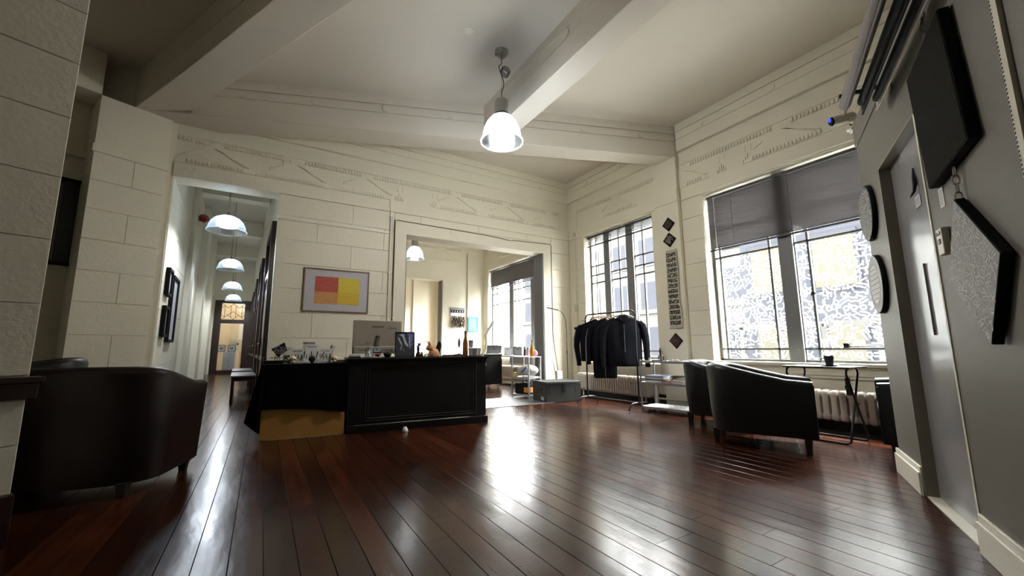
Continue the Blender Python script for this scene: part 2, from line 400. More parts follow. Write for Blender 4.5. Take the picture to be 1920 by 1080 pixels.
dx, dy = 0.46, -0.888
b3 = struct(MB().slab([(-0.95, 6.07), (-1.60, 6.46), (-0.83, 5.04), (-0.137+dx*8, 3.69+dy*8), (0.47+dx*8, 3.33+dy*8)], 3.865, H).build('trim_3', ceil_m, bevel=0.006))
MB(FR(-0.83, 5.04, 0, -62.6)).box(-1.5, 9, -0.012, 0, 4.12, 4.39).build('beam_fascia', ceil_m, b3)

# ---- pieces shared by the walls
ZJ = [0.0, 0.355, 0.71, 1.06, 1.414, 1.768, 2.122, 2.476, 2.83, 3.14]
def blocks(parent, Fm, u0, u1, zj, L=0.92, ph=0.0, d=0.014, y0=0.0, m=None):
    """painted masonry blocks in courses; joints are 3 mm gaps between separate blocks"""
    g = 0.0025
    for r in range(len(zj)-1):
        za, zb = zj[r], zj[r+1]
        off = ph+(L/2 if r % 2 else 0); e = [u0]; u = u0+(off % L)
        while u < u1-0.06:
            if u > u0+0.06: e.append(u)
            u += L
        e.append(u1)
        for a, b in zip(e[:-1], e[1:]):
            w, h = b-a, zb-za; c = 0.0018
            mb = MB(Fm); x0, x1, z0, z1 = a+g, b-g, za+g, zb-g; dd = d+random.uniform(-.0012, .0012)
            ring = lambda y, q: [(x0+q, y, z0+q), (x1-q, y, z0+q), (x1-q, y, z1-q), (x0+q, y, z1-q)]
            mb.add(ring(y0, 0)+ring(y0-dd+c, 0)+ring(y0-dd, c), [(0, 1, 5, 4), (1, 2, 6, 5), (2, 3, 7, 6), (3, 0, 4, 7), (4, 5, 9, 8), (5, 6, 10, 9), (6, 7, 11, 10), (7, 4, 8, 11), (8, 9, 10, 11)])
            mb.build('block', m or wall_m, parent)
def frieze(parent, Fm, u0, u1, peaks, troughs, fans=(), zb=3.345, zt=3.715):
    """zigzag plaster relief with dentils, set in a sunk band"""
    pl = MB(Fm); dn = MB(Fm); rb = MB(Fm)
    ts = sorted(troughs); ps = sorted(peaks)
    for p in ps:
        tl = max([t for t in ts if t < p], default=u0); tr = min([t for t in ts if t > p], default=u1)
        zl = zb if tl in ts else zb+(zt-zb)*max(0, 1-(p-tl)/0.5); zr = zb if tr in ts else zb+(zt-zb)*max(0, 1-(tr-p)/0.5)
        tl2 = max(tl, p-0.52); tr2 = min(tr, p+0.52)
        poly = [(tl2, zb), (tr2, zb)]
        if zr > zb and tr2 == tr: poly.append((tr2, zr))
        poly.append((p, zt-0.002))
        if zl > zb and tl2 == tl: poly.append((tl2, zl))
        pl.prism(poly, 0.02, -0.006)
        u = tl2+0.13
        while u < tr2-0.12:
            dn.box(u, u+0.024, -0.006, -0.022, zb+0.012, zb+0.058); u += 0.043
        if p+0.42 < u1:
            for k in (0, 1):
                a = Vector((p+0.0+k*0.035, zt-0.10-k*0.012)); b = Vector((p+0.40-k*0.05, zb+0.075)); n = (b-a).normalized(); q = Vector((-n.y, n.x))*0.005
                rb.prism([tuple(a-q), tuple(b-q), tuple(b+q), tuple(a+q)], -0.006, -0.020)
        if p-0.42 > u0:
            for k in (0, 1):
                a = Vector((p-0.06-k*0.05, zt-0.075-k*0.03)); b = Vector((p-0.36, zb+0.16-k*0.03)); n = (b-a).normalized(); q = Vector((-n.y, n.x))*0.004
                rb.prism([tuple(a-q), tuple(b-q), tuple(b+q), tuple(a+q)], 0.02, 0.002)
    tops = [u0-0.1]+ps+[u1+0.1]
    for a, b in zip(tops[:-1], tops[1:]):
        u = max(a+0.11, u0+0.02)
        while u < min(b-0.11, u1-0.02):
            dn.box(u, u+0.022, 0.02, -0.004, zt-0.062, zt-0.012); u += 0.043
    for f in fans:
        for k, hh in enumerate((0.03, 0.055, 0.08, 0.055, 0.03)):
            dn.box(f-0.07+k*0.03, f-0.052+k*0.03, 0.02, 0.0, zb+0.02, zb+0.02+hh*1.4)
        rb.box(f-0.03, f-0.018, 0.02, 0.008, zb+0.17, zb+0.26); rb.box(f+0.05, f+0.058, 0.02, 0.008, zb+0.17, zb+0.26)
    pl.build('frieze_relief', wall_m, parent); dn.build('frieze_dentils', wall_m, parent); rb.build('frieze_ribs', wall_m, parent)
def upperwork(parent, Fm, u0, u1, bs, y=0.0, ledge=True):
    """ledge band, plain band and cornice with bosses above the wall blocks"""
    m2 = MB(Fm)
    if ledge: m2.box(u0, u1, y+0.02, y-0.022, 3.14, 3.335)
    m2.box(u0, u1, y+0.02, y, 3.72, 3.94)
    m2.box(u0, u1, y+0.02, y-0.055, 3.94, 4.13).box(u0, u1, y+0.02, y-0.050, 4.137, 4.258).box(u0, u1, y+0.02, y-0.055, 4.265, H)
    m2.build('cornice', wall_m, parent, bevel=0.004)
    bosses(Fm, bs, y-0.048).build('cornice_boss', wall_m, parent, smooth=30)

# ---- back wall with corridor opening and wide opening
wb = MB(FB).box(0.067, 1.933, 0.014, 0.30, 0, 3.14).box(4.74, 5.6, 0.014, 0.30, 0, 3.14).box(-1.7, 0.067, 0.014, 0.30, 3.14, H).box(0.067, 5.6, 0.02, 0.30, 3.14, H)
wb.box(1.933, 4.74, 0.014, 0.30, 2.79, 3.14)
wall_back = struct(wb.build('wall_back', wall_m))
blocks(wall_back, FB, 0.067, 1.73, ZJ[1:], ph=0.52, L=0.98, y0=0.014)
blocks(wall_back, FB, 1.73, 4.94, [3.012, 3.14], L=1.1, ph=0.45, y0=0.014)
blocks(wall_back, FB, 4.945, 5.42, ZJ, L=2.0, ph=1.0, y0=0.014)
frieze(wall_back, FB, -1.14, 5.0+0.18, [-0.73, 0.27, 1.27, 2.84, 3.89, 4.93], [-0.25, 0.735, 1.67, 2.4, 3.34, 4.385], fans=[1.80, 2.42])
upperwork(wall_back, FB, -1.14, 5.42, [-0.2, 0.65, 1.7, 2.75, 3.75, 4.7])
m2 = MB(FB).box(5.19, 5.42, 0.02, -0.0, 3.335, 3.72)
m2.build('frieze_end', wall_m, wall_back)
# boarded surround of the wide opening
ar = MB(FB).box(1.735, 1.933, 0.014, -0.012, 0, 3.0).box(4.74, 4.935, 0.014, -0.012, 0, 3.0).box(1.933, 4.74, 0.014, -0.012, 2.79, 3.0)
ar.build('opening_surround', wall_m, wall_back)
MB(FB).box(4.715, 4.74, 0.0, 0.30, 0, 2.79).box(1.933, 1.95, 0.0, 0.30, 0, 2.79).build('opening_jamb', grey_m, wall_back)
struct(MB(FB).box(0.067, 1.64, 0.0, -0.022, 2.762, 2.785).build('trim_4', trim_m))        # shelf rail over the print
struct(MB(FB).box(0.067, 1.73, 0.014, -0.02, 0, 0.17).box(4.94, 5.42, 0.014, -0.02, 0, 0.17).build('baseboard_back', legw_m))

# ---- window wall
ops = [(-13.6, -11.3, 0.62, 3.12), (-10.22, -7.45, 0.62, 3.12), (-6.065, -4.38, 0.62, 3.12), (-3.45, -1.24, 0.66, 3.12)]
ww = MB(FW); u = -14.6
for a, b, z0, z1 in ops:
    ww.box(u, a, 0.014, 0.32, 0, H); ww.box(a, b, 0.014, 0.32, 0, z0); ww.box(a, b, 0.014, 0.32, z1, H); u = b
ww.box(u, 4.5, 0.014, 0.32, 0, H)
wall_right = struct(ww.build('wall_right', wall_m))
blocks(wall_right, FW, -6.54, -6.065, ZJ, L=2, ph=1, y0=0.014)
blocks(wall_right, FW, -3.80, -3.45, ZJ, L=2, ph=1, y0=0.014)
blocks(wall_right, FW, -1.24, 0.4, ZJ, L=0.9, ph=0.3, y0=0.014)
MB(FW).box(-6.065, -4.38, 0.014, 0, 0, 0.62).box(-3.45, -1.24, 0.014, 0, 0, 0.66).build('apron', wall_m, wall_right)
frieze(wall_right, FW, -6.27, -4.25, [-5.17], [-5.62, -4.63]); frieze(wall_right, FW, -3.80, -0.3, [-3.72, -2.30, -1.2], [-3.3, -1.75, -0.6], fans=[-3.12, -2.75])
upperwork(wall_right, FW, -6.5, -4.2, [-5.9, -5.0]); upperwork(wall_right, FW, -3.78, 1.5, [-3.35, -2.35, -1.35, -0.3])
MB(FW).box(-6.54, -6.28, 0.02, 0, 3.335, 3.72).build('frieze_end', wall_m, wall_right)
MB(FW).box(-10.5, -6.9, 0.014, -0.03, 3.86, H).build('cornice', wall_m, wall_right)
frieze(wall_right, FW, -10.2, -7.2, [-9.2, -8.2], [-9.7, -8.7, -7.7])
# pier between the windows, standing proud
pr = MB(FW).box(-4.235, -3.80, 0.0, -0.075, 0, 3.14).box(-4.235, -3.80, 0, -0.09, 3.14, 3.335).box(-4.235, -3.80, 0, -0.075, 3.335, 3.87)
struct(pr.build('wall_right_pier', wall_m, bevel=0.004))
sl = MB(FW)
for a, b, z in ((-10.22, -7.45, 0.66), (-6.065, -4.38, 0.66), (-3.45, -1.24, 0.665)):
    sl.box(a-0.02, b+0.02, -0.045, 0.16, z, z+0.035).box(a-0.02, b+0.02, -0.012, 0.0, z-0.10, z-0.075).box(a-0.02, b+0.02, -0.02, 0.0, z-0.13, z-0.11)
struct(sl.build('trim_5', trim_m, bevel=0.003))
struct(MB(FW).box(-6.54, -1.0, 0.0, -0.02, 0, 0.16).build('baseboard_right', legw_m))
rv = MB(FW)
rv.box(-6.54, -6.30, 0.0, -0.01, 0.655, 0.675)
rv.build('dado_line', trim_m, wall_right)

def window(name, u0, u1, z0, z1, mull, thin, rails, y=0.16, film=False):
    root = sempty(name, FW)
    fr = MB(); fr.box(u0, u0+0.035, y, y+0.05, z0, z1).box(u1-0.035, u1, y, y+0.05, z0, z1).box(u0, u1, y, y+0.05, z0, z0+0.03).box(u0, u1, y, y+0.05, z1-0.035, z1)
    fr.build('outer_frame', steelframe_m, root)
    for a, b in mull:
        q = MB().box(a, b, y-0.03, y+0.06, z0, z1).box(a-0.012, b+0.012, y+0.01, y+0.045, z0, z1).build('mullion', grey_m, root, bevel=0.003)
        bt = MB()
        for k in range(9): bt.lathe([(0.006, 0), (0.004, 0.004)], 8)
        vs = MB()
        for k in range(8): vs.ball(((a+b)/2+0.03*(-1)**k, y-0.032, z0+0.15+k*0.27), 0.006, 6)
        vs.build('bolt', steel_m, q)
    vbars = []
    for t in thin: MB().box(t-0.012, t+0.012, y, y+0.035, z0+0.03, z1).build('glazing_bar', steelframe_m, root)
    ed = [u0+0.035]+sorted([x for m_ in mull for x in m_])+[u1-0.035]
    cells = []
    for k in range(0, len(ed), 2):
        a, b = ed[k], ed[k+1]
        for r in rails: MB().box(a, b, y, y+0.035, r-0.012, r+0.012).build('glazing_bar', steelframe_m, root)
        cu = [a]+[t for t in sorted(thin) if a < t < b]+[b]; cz = [z0+0.03]+sorted(rails)+[z1-0.035]
        for c in range(len(cu)-1):
            for r in range(len(cz)-1):
                p = MB().box(cu[c], cu[c+1], y+0.012, y+0.016, cz[r], cz[r+1]).build('pane', glass_m, root)
                cells.append((p, cu[c], cu[c+1], cz[r], cz[r+1]))
    return root, cells
W1, cw1 = window('window_1', -6.06, -4.385, 0.70, 3.12, [(-5.65, -5.50), (-5.08, -4.92)], [-5.90, -5.283, -4.72], [0.83, 2.16, 2.32, 2.505])
W2, cw2 = window('window_2', -3.445, -1.245, 0.70, 3.12, [(-2.544, -2.379)], [-3.335, -2.668, -2.228, -1.40], [0.86, 2.165, 2.6])
W3, cw3 = window('window_3', -10.22, -7.455, 0.70, 3.12, [(-9.23, -9.015), (-8.20, -8.04)], [-9.95, -8.83, -7.75], [2.11, 2.42, 2.57])
W4, cw4 = window('added_window_4', -13.6, -11.3, 0.70, 3.12, [(-12.5, -12.35)], [-13.3, -11.7], [2.2])  # unseen window, added to light the third room
# hand-painted marker strokes on the panes of the big window
for k, (p, a, b, z0, z1) in enumerate(cw2):
    if z1 > 2.3 or z1-z0 < 0.05: continue
    w, h = b-a-0.03, z1-z0-0.03
    if w < 0.03 or h < 0.05: continue
    small = w < 0.15
    doodle(MB(), w, h, min(0.078, w*0.75), 0.0125, y=0.155+0.016, seed=20+k, x0=a+0.015, z0=z0+0.015, dens=0.98).build('pen_strokes', filmy_m if b < -3.3 else film_m, p)
st = MB().tube([(-1.95, 0.13, 0.885), (-1.30, 0.12, 0.89)], 0.006).tube([(-1.95, 0.13, 0.90), (-1.30, 0.125, 0.905)], 0.004).box(-1.98, -1.93, 0.12, 0.16, 0.87, 0.92)
st.build('casement_stay', darkmetal_m, W2)
MB().box(-2.24, -2.20, 0.12, 0.16, 1.49, 1.53).tube([(-2.22, 0.12, 1.51), (-2.13, 0.09, 1.505)], 0.008).build('casement_handle', darkmetal_m, W2)

# ---- pier and walls on the left
lp = MB(FL).box(-0.675, -0.005, 0.014, 0.42, 0, 3.865)
pier = struct(lp.build('wall_left_pier', wall_m))
blocks(pier, FL, -0.675, -0.005, [0.0, 0.355, 0.71, 1.078, 1.44, 1.795, 2.15, 2.50, 2.84, 3.17], L=0.64, ph=0.36, y0=0.014)
MB(FL).box(-0.69, 0.0, 0.02, -0.015, 3.17, 3.262).box(-0.675, -0.005, 0.014, 0.0, 3.262, 3.865).build('ledge', wall_m, pier, bevel=0.003)
struct(MB(FL).box(-6.2, -0.0, 0.42, 0.55, 0, H).box(-6.2, -0.675, 0.0, 0.42, 3.87, H).build('wall_left', wall_m))
struct(MB(FL).box(-3, -0.675, 0.36, 0.42, 3.18, 3.28).box(-3, -0.675, 0.395, 0.42, 1.29, 1.31).build('trim_6', wall_m))
cm = MB(FC).box(-3.0, 0, 0.014, 0.45, 0, H); column = struct(cm.build('wall_left_column', wall_m))
blocks(column, FC, -3.0, 0.0, [0.21, 0.44, 0.66], L=1.5, ph=0.9, y0=0.014)
blocks(column, FC, -3.0, 0.0, [0.78, 1.146, 1.49, 1.84, 2.19, 2.52, 2.84, 3.2, 3.6, 4.0, 4.39], L=1.5, ph=0.9, y0=0.014)
struct(MB(FC).box(-3.0, 0.03, 0.05, -0.05, 0.665, 0.745).box(-3.0, 0.045, 0.05, -0.075, 0.745, 0.775).build('trim_7', dwood_m, bevel=0.004))
struct(MB(FC).box(-3.0, 0.01, 0.05, -0.03, 0, 0.21).build('baseboard_left', dwood_m, bevel=0.004))
# enclosing walls behind the photographer and on the far left
struct(MB().box(-7, 6.2, -4.5, -4.4, 0, H).build('wall_front', wall_m))
struct(MB().box(-7, -6.9, -4.4, 7, 0, H).build('wall_left_end', wall_m))

# ---- partition with the flush door, right
pw = MB(FP).box(-0.55, -0.012, 0, 0.12, 0, 2.45).box(0.782, 6.0, 0, 0.12, 0, 2.45).box(-0.012, 0.782, 0, 0.12, 2.072, 2.45)
wall_p = struct(pw.build('wall_partition', part_m))
MB(FP).box(-0.55, 6.0, -0.010, 0.13, 2.456, 2.63).build('wall_cap', part_m, wall_p, bevel=0.003)
door = sempty('door_1', FP)
MB().box(0.0, 0.77, 0.055, 0.095, 0.006, 2.06).build('door_leaf', door_m, door, bevel=0.003)
MB().box(-0.012, 0.0, -0.004, 0.12, 0, 2.072).box(-0.012, 0.782, -0.004, 0.12, 2.06, 2.072).box(-0.0, 0.77, 0.095, 0.12, 0, 2.06).build('door_jamb', jamb_m, door)
MB().box(0.770, 0.79, -0.004, 0.12, 0, 2.06).build('hinge_jamb', trim_m, door)
for z in (0.20, 1.87):
    h = MB().lathe([(0.004, -0.062), (0.011, -0.058), (0.009, -0.05), (0.0135, -0.048), (0.0135, 0.048), (0.009, 0.05), (0.011, 0.058), (0.004, 0.062)], 12, (0.758, 0.036, z)).box(0.735, 0.76, 0.036, 0.056, z-0.045, z+0.045)
    h.build('hinge', brass_m if z > 1 else darkmetal_m, door, smooth=True)
MB().box(0.36, 0.372, 0.046, 0.056, 0.95, 1.35).build('push_plate', door_m, door)
MB().box(0.0, 0.77, 0.0, 0.10, 0.0, 0.006).build('threshold', trim_m, door)
struct(MB(FP).prism([(-0.575, 0.0), (-0.013, 0.0), (-0.013, 0.168), (-0.575, 0.168)], 0.0, -0.014).prism([(-0.57, 0.0), (-0.013, 0.0), (-0.013, 0.135), (-0.57, 0.135)], -0.014, -0.024).prism([(0.80, 0), (6, 0), (6, 0.168), (0.80, 0.168)], 0, -0.014).prism([(0.80, 0), (6, 0), (6, 0.135), (0.80, 0.135)], -0.014, -0.024).build('baseboard_partition', trim_m, bevel=0.004))

# ---- corridor
cl = MB(FCL).box(0.0, 2.4, 0, 0.3, 0, H).box(2.4, 3.1, -0.0, 0.3, 0, H).box(3.1, 13, 0.06, 0.3, 0, H)
for u in (2.4, 5.6, 8.8): cl.box(u, u+0.55, -0.07, 0.06, 0, H)
wcl = struct(cl.build('wall_corridor_left', wall_m))
blocks(wcl, FCL, 0.02, 2.4, ZJ+[3.5, 3.85], L=0.8, ph=0.3, y0=0.0, d=0.012)
blocks(wcl, FCL, 2.4, 2.95, ZJ+[3.5, 3.85], L=2, ph=1, y0=-0.07, d=0.008)
cr_ = MB(FCR).box(-12.8, 0.0, 0.014, 0.28, 0, H)
wcr = struct(cr_.build('wall_corridor_right', trim_m))
struct(MB(FCR).box(-12.8, -0.3, 0.014, -0.03, 0.74, 0.80).build('trim_8', dwood_m))
struct(MB(FCR).box(-12.8, -0.3, 0.014, -0.012, 0, 0.2).build('baseboard_corridor', dwood_m))
for k, u in enumerate((-1.95, -5.0, -8.1, -11.1)):
    d = sempty('door_%d' % (k+2), FCR)
    MB().box(u, u+0.12, -0.045, 0.014, 0, 2.85).box(u+1.38, u+1.5, -0.045, 0.014, 0, 2.85).box(u, u+1.5, -0.045, 0.014, 2.75, 2.85).box(u+0.12, u+1.38, -0.03, 0.014, 2.05, 2.15).build('door_frame', dwood_m, d, bevel=0.004)
    MB().box(u+0.12, u+1.38, -0.012, 0.014, 0.01, 2.05).build('door_leaf', dwood_m, d)
    MB().box(u+0.12, u+1.38, -0.008, 0.010, 2.15, 2.75).build('transom_pane', clear_m, d)
    MB().box(u+0.25, u+0.62, -0.02, -0.012, 0.25, 0.95).box(u+0.88, u+1.25, -0.02, -0.012, 0.25, 0.95).box(u+0.25, u+1.25, -0.02, -0.012, 1.1, 1.9).build('door_panel', dwood_m, d)
    MB().ball((u+0.2, -0.05, 1.0), 0.022, 8).build('door_knob', brass_m, d, smooth=True)
bm_ = MB(FCR)
for u in (-3.4, -6.6, -9.8): bm_.box(u-0.15, u+0.15, -1.25, 0.0, 4.0, H)
struct(bm_.build('trim_9', wall_m))
# end of the corridor: dark timber screen with glazed door and leaded transom
FE = FR(-1.66, 19.3, 0, -2.4)
struct(MB(FE).box(-0.3, 1.5, 0.0, 0.15, 2.82, H).box(-0.5, 0.0, 0, 0.15, 0, 2.82).box(1.2, 1.6, 0, 0.15, 0, 2.82).build('wall_corridor_end', wall_m))
de = sempty('door_6', FE)
MB().box(0, 0.22, -0.04, 0.10, 0, 2.82).box(0.98, 1.2, -0.04, 0.10, 0, 2.82).box(0.22, 0.98, -0.04, 0.10, 2.72, 2.82).box(0.22, 0.98, -0.04, 0.10, 1.93, 2.08).box(0.22, 0.98, -0.02, 0.06, 0.0, 0.14).build('door_frame', dwood_m, de, bevel=0.005)
MB().box(0.22, 0.98, 0.03, 0.036, 0.14, 1.93).box(0.22, 0.98, 0.03, 0.036, 2.08, 2.72).build('pane', clear_m, de)
ld = MB(); w0, w1, z0, z1 = 0.22, 0.98, 2.08, 2.72
def bar(a, b, r=0.008): ld.tube([(a[0], 0.025, a[1]), (b[0], 0.025, b[1])], r, 6)
for xx in (0.32, 0.52, 0.68, 0.88): bar((xx, 2.18), (xx, 2.62))
for c in (0.42, 0.78):
    bar((c-0.2 if c < 0.5 else c-0.18, 2.08), (c, 2.26)); bar((c, 2.26), (c+0.2, 2.08)); bar((c-0.2, 2.72), (c, 2.54)); bar((c, 2.54), (c+0.2, 2.72))
bar((0.42, 2.26), (0.60, 2.40)); bar((0.78, 2.26), (0.60, 2.40)); bar((0.32, 2.18), (0.22, 2.26)); bar((0.88, 2.18), (0.98, 2.26)); bar((0.32, 2.62), (0.22, 2.54)); bar((0.88, 2.62), (0.98, 2.54))
ld.build('leading', black_m, de)
# room behind the screen
struct(MB(FE).box(-0.6, 2.0, 2.6, 2.7, 0, H).box(-0.6, -0.5, 0.15, 2.7, 0, H).box(2.0, 2.1, 0.15, 2.7, 0, H).build('wall_far_room', tilew_m))
MB(FE).box(0.62, 1.2, 2.57, 2.6, 1.0, 2.1).build('far_blind', white_m, bpy.data.objects['wall_far_room'])

# ---- next rooms beyond the wide opening
nr = MB().box(4.16, 5.6, 10.5, 10.75, 0, H).box(0.2, 4.16, 10.5, 10.75, 2.77, H).box(0.2, 2.0, 10.5, 10.75, 0, 2.77)
wn = struct(nr.build('wall_next_room', wall_m))
FN = FR(0, 10.5, 0, 0)
MB(FN).box(4.13, 4.16, -0.02, 0.25, 0, 2.77).build('opening_jamb', grey_m, wn)
frieze(wn, FN @ T(0, -0.02, 0), 2.2, 4.75, [2.35, 3.25, 4.15], [2.8, 3.7]); MB(FN).box(2.2, 4.75, 0, -0.02, 3.2, 3.335).box(2.2, 5.42, 0, -0.02, 3.72, 3.9).build('ledge', wall_m, wn)
MB().box(4.90, 5.06, 10.44, 10.5, 0, 3.6).build('pilaster_strip', wall_m, wn)
struct(MB().box(0.33, 0.40, 6.84, 14.5, 0, H).build('wall_next_left', wall_m))
struct(MB().box(0.2, 5.6, 14.4, 14.6, 0, H).build('wall_third_room', wall_m))
MB().box(1.5, 4.0, 14.38, 14.4, 2.9, 3.3).build('ledge', wall_m, bpy.data.objects['wall_third_room'])
MB().box(4.55, 4.75, 14.3, 14.4, 0, 3.6).build('pilaster_strip', wall_m, bpy.data.objects['wall_third_room'])

# ---- street outside the windows
struct(MB().box(5.8, 60, -40, 70, -4.2, -4.1).build('pavement', asphalt_m))
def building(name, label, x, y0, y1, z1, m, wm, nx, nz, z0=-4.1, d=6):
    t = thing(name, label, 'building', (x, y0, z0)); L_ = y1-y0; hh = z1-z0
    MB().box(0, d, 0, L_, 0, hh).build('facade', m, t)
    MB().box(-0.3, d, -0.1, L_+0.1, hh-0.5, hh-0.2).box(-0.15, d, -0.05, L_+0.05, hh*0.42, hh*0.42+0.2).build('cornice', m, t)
    first = None
    for i in range(nx):
        for k in range(nz):
            cy = (i+0.5)*L_/nx; cz = 1.0+(k+0.45)*(hh-2)/nz; sw = L_/nx*0.28; sh = (hh-2)/nz*0.3
            if first is None:
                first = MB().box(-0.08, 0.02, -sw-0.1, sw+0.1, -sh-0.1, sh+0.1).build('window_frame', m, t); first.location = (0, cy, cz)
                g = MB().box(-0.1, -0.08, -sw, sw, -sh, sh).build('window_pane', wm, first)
            else:
                c = first.copy(); COL.objects.link(c); c.parent = t; c.location = (0, cy, cz)
                g2 = g.copy(); COL.objects.link(g2); g2.parent = c
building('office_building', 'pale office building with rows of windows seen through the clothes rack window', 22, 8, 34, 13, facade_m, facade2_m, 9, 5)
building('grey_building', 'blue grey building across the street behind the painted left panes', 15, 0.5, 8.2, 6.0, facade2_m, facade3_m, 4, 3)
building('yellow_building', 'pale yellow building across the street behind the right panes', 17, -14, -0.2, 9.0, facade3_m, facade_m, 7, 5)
fn = thing('street_railing', 'dark steel railing with posts outside the big painted window', 'railing', (9.0, 0, -4.1))
MB().box(-0.04, 0.04, -2, 5.2, 5.35, 5.45).build('top_rail', darkmetal_m, fn)
p0 = MB().box(-0.04, 0.04, -0.04, 0.04, 0.0, 5.4).build('post', darkmetal_m, fn); p0.location = (0, -2, 0)
for k in range(1, 10): link_copy(p0, fn, T(0, -2+0.78*k, 0))

# ================================================================== THINGS FIXED TO THE ROOM
# ---- lamps
def industrial_lamp(label, x, y, zr, k=1.0, drop=True, cat='pendant lamp', power=62):
    t = thing('pendant_lamp', label, cat, (x, y, zr))
    pr = [(0.045, 0.335), (0.075, 0.33), (0.125, 0.30), (0.175, 0.235), (0.208, 0.15), (0.222, 0.06), (0.226, 0.035), (0.240, 0.02), (0.240, 0.0), (0.232, 0.0)]
    MB().lathe([(r*k, z*k) for r, z in pr], 40, cap=False).build('glass_shade', shade_m, t, smooth=60)
    MB().lathe([(0.236*k, 0.0), (0.245*k, 0.004), (0.245*k, 0.016), (0.236*k, 0.02)], 40, cap=False).build('shade_rim', shade_m, t, smooth=True)
    MB().lathe([(0.03, 0.06), (0.085, 0.065), (0.135, 0.085), (0.135, 0.185), (0.10, 0.205), (0.03, 0.21)], 24).build('lamp_tube', lamp_in_m, t, smooth=True)
    MB().lathe([(0.05*k, 0.33*k), (0.086*k, 0.335*k), (0.086*k, 0.345*k)], 24).build('collar', black_m, t, smooth=True)
    MB().lathe([(0.084*k, 0.345*k), (0.084*k, 0.50*k), (0.078*k, 0.515*k), (0.0, 0.518*k)], 28, cap=False).build('ballast_housing', steel_m, t, smooth=True)
    top = H-zr
    if drop:
        MB().lathe([(0.012, top-0.10), (0.03, top-0.085), (0.075, top-0.03), (0.08, top)], 24).box(-0.09, -0.06, -0.012, 0.012, top-0.09, top-0.06).build('ceiling_rose', steel_m, t, smooth=True)
        z0 = 0.515*k; pts = [(0.0, 0, z0), (0.0, 0, z0+0.12)]
        for i in range(10): a = i/9; pts.append((0.035*sin(a*pi*1.4), 0.01, z0+0.12+a*(top-0.32-z0)))
        pts += [(0.0, 0, top-0.16), (0, 0, top-0.09)]
        cb = MB().tube(pts, 0.005, 6)
        cb.tube([(0, 0, z0), (0, 0, top-0.1)], 0.0015, 5)
        for q in range(4): cb.tube([(0.05+0.055*cos(a)+0.004*q, 0.02*q-0.02, top-0.24+0.05*sin(a)) for a in [i*pi/8 for i in range(17)]], 0.004, 5)
        cb.build('cable', darkmetal_m, t, smooth=True)
    else: MB().tube([(0, 0, 0.515*k), (0, 0, top)], 0.006, 6).build('cable', darkmetal_m, t)
    l = bpy.data.lights.new('bulb_light', 'POINT'); l.energy = power; l.color = (1.0, 0.96, 0.88); l.shadow_soft_size = 0.12
    lo = bpy.data.objects.new('bulb_light', l); COL.objects.link(lo); lo.parent = t; lo.location = (0, 0, 0.0-0.02)
    return t
industrial_lamp('industrial glass bell pendant lamp with steel housing hanging from ceiling in front of beam', 2.19, 3.78, 3.235)
industrial_lamp('glass bell pendant lamp seen through the wide opening at its top left corner', 2.74, 8.6, 2.86, 0.85, drop=False, power=4)
def chain(mb, x, y, z0, z1, r=0.012, wr=0.0032, link=0.034):
    n = max(1, int((z1-z0)/link))
    for i in range(n):
        zc = z0+(i+0.5)*link; pts = []
        for a in range(9):
            an = 2*pi*a/8; d = r*cos(an); pts.append((x+(d if i % 2 else 0), y+(0 if i % 2 else d), zc+link*0.62*sin(an)))
        mb.tube(pts, wr, 4, cap=False)
    return mb
lab = ['nearest dome glass pendant lamp on a chain in the corridor, largest of the row', 'second dome glass pendant lamp from the front in the corridor', 'third dome glass pendant lamp along the corridor', 'farthest dome glass pendant lamp, in front of the leaded transom']
for k, (y, zr) in enumerate(((7.2, 2.645), (10.7, 2.645), (14.3, 2.645), (17.6, 2.645))):
    x = -0.50-0.042*(y-6.54)-0.04
    if k == 0:
        t = thing('dome_pendant_lamp', lab[0], 'pendant lamp', (x, y, zr), group='dome lamps along the corridor')
        pr = [(0.03, 0.24), (0.09, 0.232), (0.155, 0.20), (0.205, 0.145), (0.232, 0.08), (0.242, 0.025), (0.256, 0.015), (0.256, 0.0), (0.246, 0.0)]
        MB().lathe(pr, 36, cap=False).build('glass_shade', shade_m, t, smooth=60)
        MB().lathe([(0.03, 0.06), (0.11, 0.07), (0.14, 0.09), (0.14, 0.14), (0.10, 0.165), (0.03, 0.17)], 24).build('lamp_tube', lamp_in_m, t, smooth=True)
        MB().lathe([(0.045, 0.235), (0.04, 0.25), (0.02, 0.275), (0.012, 0.30)], 20).build('gallery', brass_m, t, smooth=True)
        chain(MB(), 0, 0, 0.30, H-zr-0.05).build('chain', brass_m, t)
        MB().lathe([(0.01, H-zr-0.07), (0.05, H-zr-0.02), (0.055, H-zr)], 16).build('ceiling_rose', brass_m, t, smooth=True)
        l = bpy.data.lights.new('bulb_light', 'SPOT'); l.energy = 38; l.color = (0.82, 0.9, 1.0); l.shadow_soft_size = 0.1; l.spot_size = radians(176); l.spot_blend = 0.5
        lo = bpy.data.objects.new('bulb_light', l); COL.objects.link(lo); lo.parent = t; lo.location = (0, 0, -0.03)
        dome0 = t
    else: copy_tree(dome0, (x, y, zr), 0, lab[k])
fl_ = bpy.data.lights.new('far_room_added_light', 'AREA'); fl_.energy = 45; fl_.size = 1.0; fl_.color = (1.0, 0.93, 0.82)  # no fixture in view; area light added to brighten the far room
flo = bpy.data.objects.new('far_room_added_light', fl_); COL.objects.link(flo); flo.location = (-0.7, 20.7, 4.2)

